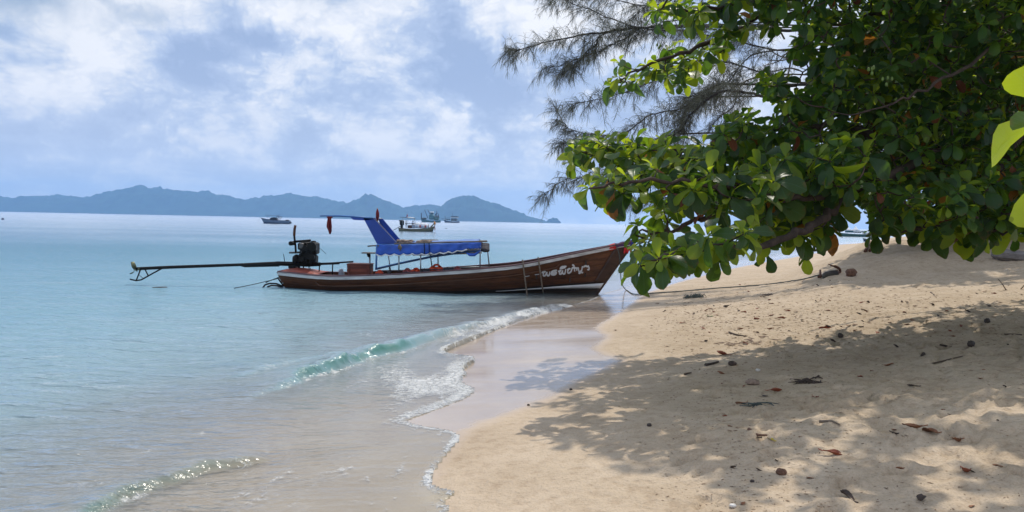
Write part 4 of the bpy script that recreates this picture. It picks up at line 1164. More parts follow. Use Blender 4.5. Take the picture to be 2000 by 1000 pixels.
# poles stuck in the bottom beside the hull
for (a, b, lab) in (((1020.5, 507), (1030.5, 584), 'thin dark pole leaning on the hull, the one farther from the painted name'), ((1051, 502), (1060.5, 570), 'thin dark pole leaning on the hull right before the painted name')):
    n = 8; q = MB(); pts = []
    for k in range(n):
        f = k / (n - 1); px, py = a[0] + (b[0] - a[0]) * f, a[1] + (b[1] - a[1]) * f
        u = (px - 543) / 694; pts.append(at_Y(px, py, YB - half_beam(u) - .11 - .05 * f))
    q.tube(pts, [.020, .021, .022, .022, .022, .021, .020, .02], 7)
    o = single(q, 'mooring_pole', M['bamboo'], pts[-1], lab, 'pole', smooth=True)
    if a[0] > 1040:
        q2 = MB(); e = np.array(pts[-1]); q2.tube([e, at_Y(1062.5, 575, e[1]), at_Y(1061.5, 580, e[1]), at_Y(1057, 583, e[1])], .014, 6); q2.build('rope_tail', M['rope'], o, smooth=True)
# lines
q = MB(); q.tube(spline([at_z(457, 563, .01), at_Y(490, 556.5, YB - .6), at_Y(520, 549.5, YB - .4), at_Y(546, 543.5, YB - .3)], 5), .012, 6)
single(q, 'stern_line', M['rope'], at_Y(546, 543, YB), 'thin dark stern line running from the transom down into the sea', 'rope', smooth=True)
q = MB(); q.tube([B(1113, 498, .3), B(1118, 495.5, .3), B(1127, 494.5, .2), B(1134, 494, .2)], .022, 6); q.tube([B(1138.5, 495, .1), B(1139, 491, .1)], .018, 6); q.tube([B(1142, 494, .1), B(1142.5, 490.5, .1)], .018, 6)
single(q, 'bow_rope', M['ropelight'], B(1125, 497), 'loose pale rope end lying on the fore deck rail', 'rope', smooth=True)

# anchor line: from the bow down to the sand and up the beach to the anchor
anc = ground(1612, 541)
line = [Vector(hull_pt(.945, -.03, -1, .07)), at_Y(1210, 500, 21.5), at_Y(1212, 530, 21.4), at_Y(1214, 552, 21.35)]
base = [ground(*q) + Vector((0, 0, .02)) for q in [(1222, 567), (1238, 576), (1262, 575), (1320, 571), (1400, 564.5), (1470, 559), (1530, 552), (1570, 547), (1600, 540)]]
line += base
pts = spline(line, 8)
for p in pts[30:]:
    p[2] = max(p[2], sand_at(p[0], p[1]) + .012)
q = MB(); q.tube(pts, .014, 6)
single(q, 'anchor_rope', M['rope'], line[0], 'long anchor rope hanging from the bow and running up the sand to the anchor', 'rope', smooth=True)
an = thing('anchor', anc, 'rusty iron anchor lying on the sand, one fluke in the air', 'anchor')
s_ = (anc.y) / F
def A_(px, py, dy=0.0):
    p = at_Y(px, py, anc.y + dy); return Vector((p[0], p[1], max(p[2], sand_at(p[0], p[1]) + .01)))
q = MB(); q.tube([A_(1598, 541, -.1), A_(1615, 535), A_(1636, 529)], [.030, .035, .04], 8); q.build('shank', M['rust'], an, smooth=True)
q = MB(); q.tube(spline([A_(1622, 518.5), A_(1633, 521), A_(1640, 526), A_(1640, 532), A_(1636, 538, -.1), A_(1630, 543, -.2)], 4), [.02] * 3 + [.035] * 15 + [.02] * 3, 8); q.build('arm', M['rust'], an, smooth=True)
for (pp, d) in ((A_(1624, 519), -1), (A_(1630, 543, -.2), 1)):
    q = MB(); q.prism([pp + Vector((-.09 * 1, 0, .03)), pp + Vector((.10, -.09, -.03)), pp + Vector((.10, .09, -.03))], (0, 0, .02)); q.build('fluke', M['rust'], an)
q = MB(); q.tube([A_(1602, 528, .2), A_(1602.5, 541, -.2)], [.025, .028], 8); q.build('stock', M['rust'], an, smooth=True)
q = MB(); q.tube(spline([A_(1606, 542, -.3), A_(1616, 539.5, -.3), A_(1628, 537.5, -.3), A_(1636, 536.5, -.25)], 4), [.03, .08, .10, .11, .115, .115, .115, .115, .11, .11, .10, .07, .03], 10)
for p_ in range(0): pass
lg = single(q, 'burnt_log', M['hull_dark'], A_(1620, 541), 'short blackened log lying against the anchor shank', 'log', smooth=True)

# ------------------------------------------------------------------ trees
def leaf_template(droop, fold, wave, seed):
    """Obovate sea almond leaf: unit length along +y, z up; verts, quads, uv."""
    r = random.Random(seed); n = 8; vs = []; uv = []
    wf = r.uniform(.80, 1.12); jl = [r.uniform(-.10, .10) for _ in range(16)]; bend = r.uniform(-.12, .12)
    for i in range(n):
        t = (0, .14, .30, .46, .62, .77, .91, 1.0)[i]
        w = (.014, .085, .155, .235, .300, .325, .285, .130)[i] * wf
        z = -droop * t * t + .03 * math.sin(3 * t)
        y = t * (1 - .12 * droop * t)
        for s in (-1, 0, 1):
            w_ = w * (1 + (jl[i * 2 + (s > 0)] if 0 < i < n - 1 else 0))
            vs.append((s * w_ + bend * t * t, y - (.035 if (s == 0 and i == n - 1) else 0) * -1, z + fold * abs(s) * w * .9 + wave * s * math.sin(4.5 * t + seed) * .05 * (abs(s))))
            uv.append((.5 + s * w / .68, t))
    fs = [(i * 3 + j, i * 3 + j + 1, (i + 1) * 3 + j + 1, (i + 1) * 3 + j) for i in range(n - 1) for j in range(2)]
    return np.array(vs), fs, np.array(uv)
LT = [leaf_template(.18, .30, .6, 1), leaf_template(.42, .20, 1, 2), leaf_template(.05, .38, .8, 3), leaf_template(.65, .15, 1.2, 4), leaf_template(.30, .62, 1.6, 5), leaf_template(.85, .40, 2.0, 6), leaf_template(-.15, .45, 1.5, 7)]

def mesh_np(name, V, quads, mats, mi=None, uv=None, smooth=True):
    me = bpy.data.meshes.new(name)
    me.vertices.add(len(V)); me.vertices.foreach_set('co', np.asarray(V, np.float32).ravel())
    q = np.asarray(quads, np.int32)
    me.loops.add(q.size); me.loops.foreach_set('vertex_index', q.ravel())
    me.polygons.add(len(q)); me.polygons.foreach_set('loop_start', np.arange(0, q.size, q.shape[1], dtype=np.int32))
    for m in mats: me.materials.append(m)
    if mi is not None: me.polygons.foreach_set('material_index', np.asarray(mi, np.int32))
    me.polygons.foreach_set('use_smooth', np.full(len(q), smooth))
    me.update(calc_edges=True)
    if uv is not None:
        l = me.uv_layers.new(name='UVMap'); l.data.foreach_set('uv', np.asarray(uv, np.float32)[q.ravel()].ravel())
    return me

LEAF_MESH = {}
for si, (V, fs, uv) in enumerate(LT):
    for mi_, m in enumerate(LEAFM):
        LEAF_MESH[si, mi_] = mesh_np('leaf', V, fs, [m], uv=uv)

def frame(dirv, nrm):
    y = dirv / np.linalg.norm(dirv)
    x = np.cross(y, nrm); x /= (np.linalg.norm(x) + 1e-9)
    z = np.cross(x, y)
    return np.stack([x, y, z], 1)

def rosette(P, A, n, size, leaves, rs, young=.25, old=.03, spread=1.0):
    A = A / np.linalg.norm(A)
    ref = np.array([0, 0, 1.0]) if abs(A[2]) < .9 else np.array([1.0, 0, 0])
    e1 = np.cross(A, ref); e1 /= np.linalg.norm(e1); e2 = np.cross(A, e1)
    ph0 = rs.uniform(0, 6.28)
    for i in range(n):
        f = (i + .5) / n                                     # 0 young centre, 1 old outer
        phi = math.radians((30 + 92 * f) * spread + rs.uniform(-12, 12))
        th = ph0 + i * 2.39996 + rs.uniform(-.3, .3)
        rad = math.cos(th) * e1 + math.sin(th) * e2
        d = math.cos(phi) * A + math.sin(phi) * rad
        d[2] -= .42 * f * f + .12 * rs.uniform()
        d /= np.linalg.norm(d)
        nrm = A * .8 + np.array([0, 0, .55]) - .25 * rad + rs.normal(0, .34, 3)
        L = size * (.50 + .58 * min(1, f * 1.6)) * rs.uniform(.72, 1.18)
        r = rs.uniform()
        if f < .38: ci = 2 if r < young + .25 else 1
        else:
            ci = 4 if r < old * .6 * (f > .6) else 3 if r < old * 1.3 * (f > .55) else 2 if r > 1 - young * .5 else 1 if r > .55 else 0
        Rm = frame(d, nrm)
        leaves.append((P + d * .02, Rm, L, int(rs.integers(0, 7)), ci))

def limb(mb, pts, r0, r1, n=9, k=6, wob=.02, rs=None):
    p = spline(pts, k)
    if rs is not None: p[1:-1] += rs.normal(0, wob, (len(p) - 2, 3))
    rr = np.linspace(1, 0, len(p)) ** .8 * (r0 - r1) + r1
    rr = rr * (1 + .10 * np.sin(np.arange(len(p)) * 2.1))
    mb.tube(p, list(rr), n)
    return p

# --- the near sea almond: its limbs reach in from the trunk to the right of the frame
rs = np.random.default_rng(21)
tb = np.array([10.6, 11.0, 0.0]); tb[2] = sand_at(tb[0], tb[1])
tree = thing('sea_almond_tree', tb, 'large leafed sea almond tree spreading low over the sand in front of the boat bow', 'tree')
def D_(px, py, d): return at_d(px, py, d)
skel = []
mb = MB()
crotch = tb + np.array([-.3, 0, 1.7]); top = tb + np.array([-.5, .4, 4.6])
skel.append(limb(mb, [tb + np.array([.1, 0, -.3]), tb + np.array([0, 0, .6]), crotch, top, top + np.array([.2, .3, 2.2])], .27, .07, 12, rs=rs))
trunk = mb.build('trunk', M['bark'], tree, smooth=True)
LIMBS = [
    [crotch, D_(2150, 268, 10.8), D_(2000, 245, 10.2), D_(1900, 268, 9.8), D_(1800, 312, 9.4), D_(1720, 352, 9.0), D_(1655, 378, 8.7), D_(1610, 425, 8.4), D_(1560, 452, 8.0), D_(1480, 483, 7.5), D_(1390, 474, 7.0), D_(1310, 498, 6.8), D_(1254, 518, 6.7)],
    [D_(1720, 352, 9.0), D_(1640, 380, 8.7), D_(1550, 388, 8.3), D_(1460, 372, 7.9), D_(1350, 358, 7.6), D_(1230, 356, 7.5), D_(1150, 368, 7.5)],
    [top, D_(2080, 95, 11.2), D_(1950, 62, 11.2), D_(1820, 45, 11.2), D_(1700, 30, 11.1), D_(1668, 70, 11.0), D_(1640, 110, 11.0), D_(1600, 138, 10.9), D_(1560, 137, 10.8)],
    [D_(1800, 312, 9.4), D_(1700, 262, 10.0), D_(1600, 245, 10.5), D_(1480, 290, 10.8), D_(1390, 300, 10.9), D_(1280, 292, 11), D_(1180, 290, 11), D_(1112, 297, 11)],
    [D_(1820, 45, 11.2), D_(1700, -20, 11.4), D_(1560, 0, 11.6), D_(1430, 62, 11.8), D_(1340, 100, 11.9), D_(1265, 126, 12.0), D_(1212, 158, 12.0)],
    [D_(1560, 0, 11.6), D_(1460, 5, 10.8), D_(1370, 20, 10.4), D_(1290, 18, 10.2)],
    [D_(2000, 245, 10.2), D_(1920, 380, 9.5), D_(1840, 430, 9.1), D_(1760, 455, 8.9)],
    [D_(1460, 372, 7.9), D_(1380, 420, 8.3), D_(1310, 450, 8.6), D_(1248, 452, 8.8)],
    [D_(1920, 380, 9.5), D_(1930, 440, 9.0), D_(1975, 455, 8.7)],
    [top, D_(2050, 20, 10.0), D_(1900, 120, 9.0), D_(1790, 180, 8.6), D_(1700, 215, 8.6)],
    [top, D_(2100, -120, 12.5), D_(1850, -150, 13.0), D_(1600, -120, 13.0), D_(1420, -90, 12.5)],
    [crotch, D_(2100, 380, 12.5), D_(1900, 330, 13.5), D_(1700, 300, 13.5), D_(1560, 330, 13)],
]
RAD = [(.080, .012), (.038, .010), (.045, .009), (.055, .010), (.06, .010), (.035, .010), (.06, .012), (.035, .010), (.03, .010), (.030, .008), (.08, .012), (.06, .010)]
for pts, (a, b) in zip(LIMBS, RAD):
    mb = MB(); skel.append(limb(mb, pts, a, b, 9, rs=rs)); mb.build('limb', M['bark'], tree, smooth=True)
# thin bare twigs in the open patch
mb_t = MB()
BARE = [[(1698, 30), (1672, 72), (1655, 100), (1622, 128), (1600, 140), (1580, 138), (1562, 132)], [(1662, 88), (1630, 105), (1602, 112), (1580, 115), (1566, 98)], [(1602, 112), (1575, 118), (1545, 116), (1520, 108), (1502, 97), (1490, 91)],
        [(1580, 86), (1550, 108), (1528, 118), (1490, 117)], [(1560, 137), (1540, 133), (1512, 139), (1490, 137)], [(1532, 76), (1522, 60), (1505, 50), (1492, 45), (1458, 44)], [(1505, 50), (1495, 36), (1500, 25), (1514, 25)], [(1620, 128), (1602, 145), (1575, 165)],
        [(1545, 116), (1538, 150), (1530, 160)], [(1585, 85), (1560, 88), (1535, 105), (1520, 120), (1492, 128)]]
for b in BARE:
    p = spline([D_(x, y, 10.6 + rs.uniform(-.2, .2)) for x, y in b], 5); mb_t.tube(p, list(np.linspace(.013, .005, len(p))), 6)
mb_t.build('bare_twig', M['twig'], tree, smooth=True)['kind'] = 'stuff'

ROWS = [
    ([(1290, 20), (1330, 12), (1372, 18), (1415, 5), (1398, 60), (1440, 40)], 10.3, 3, 1.05),
    ([(1212, 152), (1238, 150), (1262, 128), (1300, 150), (1332, 112), (1338, 140), (1385, 100), (1420, 80)], 12.0, 3, 1.0),
    ([(1112, 297), (1135, 292), (1175, 285), (1200, 300), (1240, 292), (1275, 292), (1310, 288), (1345, 300), (1390, 296), (1415, 318), (1160, 305), (1220, 310), (1260, 312), (1290, 305), (1330, 315), (1365, 310)], 10.4, 3, 1.12),
    ([(1150, 368), (1185, 352), (1195, 372), (1240, 352), (1285, 340), (1330, 340), (1312, 372), (1375, 335), (1365, 362), (1420, 345), (1460, 362), (1505, 345), (1225, 375), (1270, 372), (1345, 368), (1390, 380), (1430, 382), (1480, 385)], 7.6, 2, 1.0),
    ([(1248, 448), (1262, 462), (1290, 440), (1300, 418), (1330, 400)], 8.7, 2, .95),
    ([(1250, 520), (1272, 500), (1300, 502), (1318, 490), (1345, 488), (1376, 464), (1392, 478), (1425, 470), (1455, 452), (1290, 512)], 6.7, 2, .88),
    ([(1478, 470), (1510, 455), (1545, 448), (1600, 442), (1580, 452), (1625, 405), (1655, 380), (1735, 432), (1748, 446), (1790, 430), (1812, 438), (1850, 438), (1905, 440), (1925, 444), (1965, 428), (1990, 436)], 8.8, 3, 1.0),
    ([(1480, 330), (1520, 335), (1545, 320), (1590, 305), (1620, 310), (1660, 280), (1690, 300), (1550, 365), (1520, 390)], 8.2, 2, 1.0),
]
leaves = []; ros = []
def put(P, out_dir, n=None, size=None, young=.25, old=.03):
    ros.append(P)
    rosette(np.array(P), out_dir, n or int(rs.integers(7, 11)), size or rs.uniform(.165, .265), leaves, rs, young, old)
for pts, dep, rep, sc in ROWS:
    for (px, py) in pts:
        for k in range(rep):
            P = D_(px + rs.normal(0, 6 + 9 * k), py + rs.normal(0, 5 + 7 * k), dep + rs.uniform(-.25, .25) + .45 * k)
            put(P, np.array([-.55 + rs.normal(0, .3), -.35 + rs.normal(0, .35), .75]), size=rs.uniform(.18, .26) * sc, young=.62 if k == 0 else .35, old=.015)
# body of the crown
def inpoly(x, y, poly):
    c = False; j = len(poly) - 1
    for i in range(len(poly)):
        (xi, yi), (xj, yj) = poly[i], poly[j]
        if (yi > y) != (yj > y) and x < (xj - xi) * (y - yi) / (yj - yi) + xi: c = not c
        j = i
    return c
CROWN = [(1425, -170), (1428, 10), (1500, 40), (1490, 175), (1405, 262), (1370, 330), (1360, 400), (1420, 445), (1480, 455), (1600, 432), (1700, 420), (1760, 425), (2080, 430), (2250, 300), (2250, -170)]
GAPS = [(1438, 118, 34), (1558, 152, 22), (1485, 214, 18), (1455, 160, 20), (1330, 440, 22), (1462, 412, 16), (1510, 108, 26), (1440, 425, 14), (1545, 60, 10), (1674, 462, 44)]
cnt = 0
while cnt < 2400:
    px, py = rs.uniform(1350, 2260), rs.uniform(-170, 455)
    if not inpoly(px, py, CROWN): continue
    if any((px - gx) ** 2 + ((py + 8 - gy)) ** 2 < (gr + 15) ** 2 for gx, gy, gr in GAPS): continue
    t = (px - 1350) / 800
    dep = rs.uniform(9.0, 11.2 + 2.8 * min(1, t * 1.4)) if py < 330 else rs.uniform(8.0, 12.0)
    P = D_(px, py, dep)
    put(P, np.array([-.4 + rs.normal(0, .4), -.35 + rs.normal(0, .45), .7 + rs.normal(0, .2)]), size=rs.uniform(.125, .215), young=.16, old=.055 if px > 1650 else .03)
    cnt += 1
# the top of the crown, above the picture: it throws the broad shade
cnt = 0
while cnt < 860:
    P = np.array([rs.uniform(1.6, 12.5), rs.uniform(5.2, 15.0), rs.uniform(4.2, 8.2)])
    u = to_px(P)
    if u[1] > -60: continue
    e = ((P[0] - 7.2) / 5.6) ** 2 + ((P[1] - 10.4) / 5.0) ** 2 + ((P[2] - 5.2) / 3.0) ** 2
    if e > 1: continue
    put(P, np.array([rs.normal(0, .4), rs.normal(0, .4), 1]), n=8); cnt += 1
# the few big leaves of a near spray at the right edge
def near_leaf(tip, base, size_hint, nrm, si, ci, d):
    a = D_(*base, d); b = D_(*tip, d - .05); L = np.linalg.norm(b - a)
    leaves.append((a, frame(b - a, np.array(nrm, float)), L, si, ci))
near_leaf((1988, 132), (2048, 208), 0, (.0, .9, .4), 2, 2, 2.9)
near_leaf((1918, 283), (2040, 240), 0, (.05, .85, .5), 0, 2, 2.9)
near_leaf((1984, 226), (2056, 250), 0, (.0, -.25, .95), 4, 1, 2.8)
near_leaf((1998, 428), (2040, 345), 0, (.6, .75, .3), 6, 2, 2.9)
near_leaf((2130, 130), (2046, 240), 0, (.1, -.5, .8), 5, 0, 2.95)
near_leaf((2160, 260), (2056, 262), 0, (.1, -.3, .9), 3, 1, 2.95)
near_leaf((2110, 380), (2046, 292), 0, (.2, -.6, .7), 1, 0, 2.9)
near_leaf((2060, 190), (2045, 262), 0, (-.25, -.9, .25), 1, 1, 3.0)
sp = D_(2042, 268, 2.9)
mb = MB()
for bs in ((2048, 208), (2040, 240), (2056, 250), (2040, 345), (2045, 262)): mb.tube([sp, (sp + D_(*bs, 2.9)) / 2 + np.array([.004, 0, .004]), D_(*bs, 2.89)], [.006, .0035, .003], 6)
pth = limb(mb, [D_(2036, 345, 2.92), D_(2044, 300, 2.9), sp, D_(2050, 220, 2.95), D_(2120, 150, 3.6), D_(2240, 60, 5.5), tb + np.array([-.4, -.2, 4.0])], .009, .009, 8); mb.build('limb', M['bark'], tree, smooth=True)

# twigs from the limbs to each tuft of leaves
SK = np.vstack([s for s in skel])
mb = MB()
order = sorted(range(len(ros)), key=lambda i: np.min(np.linalg.norm(SK - ros[i], axis=1)))
node = SK.copy()
for i in order:
    P = np.array(ros[i]); dd = np.linalg.norm(node - P, axis=1)
    j = int(np.argmin(dd)); Q = node[j]
    if dd[j] > 2.5: continue
    mid = (P + Q) / 2 + np.array([rs.normal(0, .05), rs.normal(0, .05), -.10 * dd[j]])
    pp = spline([Q, mid, P], 4); L = dd[j]
    mb.tube(pp, list(np.linspace(.010 + .006 * L, .006, len(pp))), 5)
    node = np.vstack([node, pp[2:]])
tw = mb.build('twigs', M['bark'], tree, smooth=True); tw.name = 'twig'; tw['kind'] = 'stuff'

# the leaves: the 300 that show largest are objects, the rest is one part
def px_size(lf): 
    c = lf[0] + lf[1][:, 1] * lf[2] * .5
    v = c - EYE; z = v @ _f
    if z < .5: return 0
    x, y = 1000 + F * (v @ R_) / z, 500 - F * (v @ U_) / z
    if not (-20 < x < 2020 and -20 < y < 600): return 0
    return lf[2] / z * (1.0 if z < 7.9 else .6)
leaves.sort(key=px_size, reverse=True)
org = Vector(tree.location)
for (P, Rm, L, si, ci) in leaves[:300]:
    o = bpy.data.objects.new('leaf', LEAF_MESH[si, ci]); COL.objects.link(o); o.parent = tree
    m4 = Matrix([list(Rm[0]) + [0], list(Rm[1]) + [0], list(Rm[2]) + [0], [0, 0, 0, 1]])
    o.matrix_local = Matrix.Translation(Vector(P) - org) @ m4 @ Matrix.Scale(L, 4)
def leaf_cloud(name, lst, mats, parent, tmpl=LT):
    Vs, Qs, Ms, Us, b = [], [], [], [], 0
    og = np.array(parent.location)
    for (P, Rm, L, si, ci) in lst:
        V, fs, uv = tmpl[si]
        Vs.append((V * L) @ Rm.T + P - og); Qs.append(np.array(fs) + b); Ms.append(np.full(len(fs), ci)); Us.append(uv); b += len(V)
    me = mesh_np(name, np.vstack(Vs), np.vstack(Qs), mats, np.concatenate(Ms), np.vstack(Us))
    o = bpy.data.objects.new(name, me); COL.objects.link(o); o.parent = parent; o['kind'] = 'stuff'
    return o
leaf_cloud('foliage', leaves[300:], LEAFM, tree)
# green almonds in small bunches
for (px, py, d) in ((1285, 88, 11.8), (1197, 344, 7.4), (1678, 355, 8.0), (1700, 140, 8.8), (1735, 158, 8.8), (1370, 478, 6.5)):
    q = MB()
    for k in range(4):
        c = D_(px + rs.normal(0, 4), py + rs.normal(0, 4), d); q.ball(c, (.017, .017, .026), 7, 6)
    o = q.build('green_fruit', M['greenleaf'], tree, smooth=True); o['kind'] = 'stuff'

# --- the casuarina behind it
rs = np.random.default_rng(5)
cb = np.array([14.4, 23.0, 0.0]); cb[2] = sand_at(cb[0], cb[1])
cas = thing('casuarina_tree', cb, 'feathery casuarina tree with drooping grey green needles behind the sea almond', 'tree')
mb = MB(); ct = limb(mb, [cb + np.array([0, 0, -.3]), D_(1925, 330, 22.8), D_(1900, 190, 22.6), D_(1860, 40, 22.4), D_(1840, -140, 22.3), D_(1830, -330, 22)], .26, .07, 10, rs=rs, wob=.01); mb.build('trunk', M['barkdark'], cas, smooth=True)
CB = [
    [(1540, 60), (1480, 55), (1400, 52), (1300, 50), (1200, 60), (1120, 72), (1060, 85), (1010, 98), (988, 99)],
    [(1540, 100), (1440, 80), (1340, 62), (1240, 52), (1160, 22), (1100, 0), (1050, -25)],
    [(1300, 50), (1230, 72), (1170, 100), (1110, 122), (1060, 135)],
    [(1240, 55), (1160, 90), (1120, 130), (1090, 150)],
    [(1560, 160), (1480, 140), (1400, 120), (1300, 150), (1230, 178), (1160, 195), (1110, 205)],
    [(1580, 200), (1500, 190), (1420, 178), (1380, 196), (1345, 230), (1322, 262), (1270, 285), (1200, 285), (1120, 278), (1092, 285)],
    [(1400, 190), (1330, 212), (1270, 225), (1215, 262), (1160, 262), (1110, 250), (1085, 212)],
    [(1440, 165), (1400, 168), (1350, 200), (1330, 240), (1322, 300)],
    [(1322, 262), (1280, 300), (1220, 330), (1150, 345), (1100, 352), (1060, 385)],
    [(1560, 330), (1430, 370), (1330, 380), (1260, 395), (1215, 400)],
    [(1490, 100), (1420, 165), (1380, 185), (1340, 190)],
    [(1540, 20), (1400, -10), (1260, -40), (1150, -70), (1080, -60)],
    [(1540, -60), (1380, -80), (1300, -20), (1240, 30)],
    [(1480, 150), (1430, 210), (1395, 240), (1340, 330)],
    [(1420, -60), (1330, -10), (1270, 10), (1180, -5), (1130, -20), (1075, 10)],
]
heads = []
for bi, b in enumerate(CB):
    dep = 21.5 + rs.uniform(-1.5, 1.5)
    b = [(1880, b[0][1] - 10), (1720, b[0][1])] + b
    mb = MB(); p = limb(mb, [D_(x, y, dep + .25 * math.sin(i * 1.3 + bi)) for i, (x, y) in enumerate(b)], (.050 if bi in (5, 7, 0) else .028), .005, 7, rs=rs, wob=.012)
    mb.build('limb', M['barkdark'], cas, smooth=True)
    n = len(p)
    for i in range(int(n * .30), n):
        f = i / n
        heads.append((p[i], p[min(i + 1, n - 1)] - p[i - 1], f))
# sprays: thin side twigs, each hung with needle-like branchlets
mb = MB(); segs = []
for (P, T, f) in heads:
    T = T / (np.linalg.norm(T) + 1e-9)
    for k in range(int(rs.integers(4, 8))):
        d = T * rs.uniform(.1, .8) + rs.normal(0, .55, 3); d[2] += rs.uniform(-.25, .30); d /= np.linalg.norm(d)
        L = rs.uniform(.22, .80) * (1.15 - .5 * f)
        pts = [P + d * L * t + np.array([0, 0, -.20 * L * t * t]) for t in np.linspace(0, 1, 5)]
        mb.tube(pts, [.006, .005, .0045, .004, .003], 4)
        for _ in range(int(36 * L / .6)):
            t = rs.uniform(.12, 1.0) ; i = min(int(t * 4), 3); q = pts[i] + (pts[i + 1] - pts[i]) * (t * 4 - i)
            nd = d * rs.uniform(.2, 1.1) + rs.normal(0, .50, 3); nd[2] -= rs.uniform(.25, 1.25); nd /= np.linalg.norm(nd)
            segs.append((q, nd, rs.uniform(.10, .25)))
tw = mb.build('spray_twig', M['barkdark'], cas); tw['kind'] = 'stuff'
Q0 = np.array([s[0] for s in segs]); ND = np.array([s[1] for s in segs]); LL = np.array([s[2] for s in segs])[:, None]
sd_ = np.cross(ND, rs.normal(0, 1, ND.shape)); sd_ /= np.linalg.norm(sd_, axis=1, keepdims=True) + 1e-9
W = .0031
a = Q0; m_ = Q0 + ND * LL * .55; e = Q0 + ND * LL + np.array([0, 0, -1]) * LL * .16
V = np.stack([a - sd_ * W * .7, a + sd_ * W * .7, m_ - sd_ * W, m_ + sd_ * W, e - sd_ * W * .35, e + sd_ * W * .35], 1).reshape(-1, 3) - np.array(cas.location)
b6 = np.arange(len(segs))[:, None] * 6
quads = np.concatenate([b6 + np.array([0, 1, 3, 2]), b6 + np.array([2, 3, 5, 4])])
me = mesh_np('needles', V, quads, [M['needle']], smooth=False)
o = bpy.data.objects.new('foliage', me); COL.objects.link(o); o.parent = cas; o['kind'] = 'stuff'

# --- the dark trees on the crest behind
def simple_leaf(fold):
    V = np.array([(0, 0, 0), (-.26, .55, fold * .12), (0, .5, 0), (.26, .55, fold * .12), (-.10, .97, -.08), (0, 1, -.1), (.10, .97, -.08)])
    return V, [(0, 2, 1, 1), (0, 3, 2, 2), (1, 2, 5, 4), (2, 3, 6, 5)], np.array([(.5, 0), (.1, .55), (.5, .5), (.9, .55), (.3, .97), (.5, 1), (.7, .97)])
def quad_leaf(s):
    V = np.array([(0, 0, 0), (-.27, .50, .06 * s), (0, .55, 0), (.27, .5, .06 * s), (-.14, .92, -.10), (.14, .92, -.10)])
    return V, [(0, 2, 1, 0), ], None
BL = []
for s in (1.0, .3, -.4, .8):
    V = np.array([(-.03, 0, 0), (.03, 0, 0), (-.26, .45, .07 * s), (.26, .45, .07 * s), (-.20, .85, -.02), (.20, .85, -.02), (-.05, 1.0, -.12), (.05, 1.0, -.12)])
    BL.append((V, [(0, 1, 3, 2), (2, 3, 5, 4), (4, 5, 7, 6)], np.array([(.45, 0), (.55, 0), (.07, .45), (.93, .45), (.15, .85), (.85, .85), (.45, 1), (.55, 1)])))
BGM = [M['bgleaf'], LEAFM[0], LEAFM[1], LEAFM[4]]
def back_tree(x, y, lobes, nl, label, seed, sz=.17, name='broadleaf_tree', rtr=.22):
    rs = np.random.default_rng(seed); b = np.array([x, y, sand_at(x, y)])
    t = thing(name, b, label, 'tree')
    mb = MB(); tops = []
    tip = np.array(lobes[0][:3], float)
    sk = limb(mb, [b + np.array([0, 0, -.3]), b * .6 + tip * .4 + np.array([.2, 0, 0]), tip], rtr, .06, 9, rs=rs, wob=.03); mb.build('trunk', M['bark'], t, smooth=True)
    lv = []
    tot = sum(l[3] * l[4] * l[5] for l in lobes)
    for (cx_, cy_, cz_, rx, ry, rz) in lobes:
        mb = MB(); c = np.array([cx_, cy_, cz_]); s0 = sk[int(len(sk) * rs.uniform(.45, .95))]
        limb(mb, [s0, (s0 + c) / 2 + rs.normal(0, .2, 3), c], rtr * .4, .02, 7, rs=rs, wob=.03); mb.build('limb', M['bark'], t, smooth=True)
        n = int(nl * rx * ry * rz / tot / 7)
        for _ in range(n):
            v = rs.normal(0, 1, 3); v /= np.linalg.norm(v); r = rs.uniform(.35, 1.0) ** .5
            r *= 1 + .22 * float(perlin(np.array([v[0] * 2.2 + seed]), np.array([v[2] * 2.2 + v[1] * 1.7]))[0]) * 2
            P = c + v * np.array([rx, ry, rz]) * r
            if P[2] < 1.95: continue
            ax = v * .7 + np.array([0, 0, .5]) + rs.normal(0, .4, 3)
            for k in range(7):
                d = ax + rs.normal(0, .9, 3); d[2] -= .3; d /= np.linalg.norm(d)
                r_ = rs.uniform(); ci = 3 if r_ < .012 else 2 if r_ > .90 else 1 if r_ > .6 else 0
                lv.append((P + rs.normal(0, .05, 3), frame(d, np.array([0, 0, 1.0]) + rs.normal(0, .5, 3)), sz * rs.uniform(.7, 1.25), int(rs.integers(0, 4)), ci))
    o = leaf_cloud('crown', lv, BGM, t, BL)
    return t
def W_(px, py, d): return at_d(px, py, d)
def lobe(px, py, d, rx, ry, rz): p = W_(px, py, d); return (p[0], p[1], p[2], rx, ry, rz)
g = ground(1850, 488)
back_tree(14.5, 26.0, [lobe(1830, 250, 22, 2.4, 2.4, 2.2), lobe(1730, 190, 21, 1.7, 1.9, 1.7), lobe(1900, 120, 23, 2.6, 2.4, 2.2), lobe(1790, 60, 22, 2.3, 2.4, 2.0), lobe(1790, 370, 22, 1.9, 2.0, 1.2), lobe(1720, 320, 22, 1.3, 1.6, 1.1), lobe(1880, -60, 22, 2.8, 2.6, 1.8)], 30000, 'dense dark broadleaf tree on the crest of the sand behind the sea almond', 61)
back_tree(20.0, 28.0, [lobe(1990, 200, 25, 3.0, 2.6, 2.6), lobe(2080, 330, 25, 2.6, 2.6, 2.0), lobe(1950, 360, 24, 1.8, 2.0, 1.5), lobe(2000, 20, 26, 3.0, 2.8, 2.6), lobe(2150, 120, 24, 3.2, 3.0, 2.8), lobe(2120, 230, 20, 2.0, 2.2, 1.8)], 24000, 'shady broadleaf tree at the far right edge of the beach', 62)
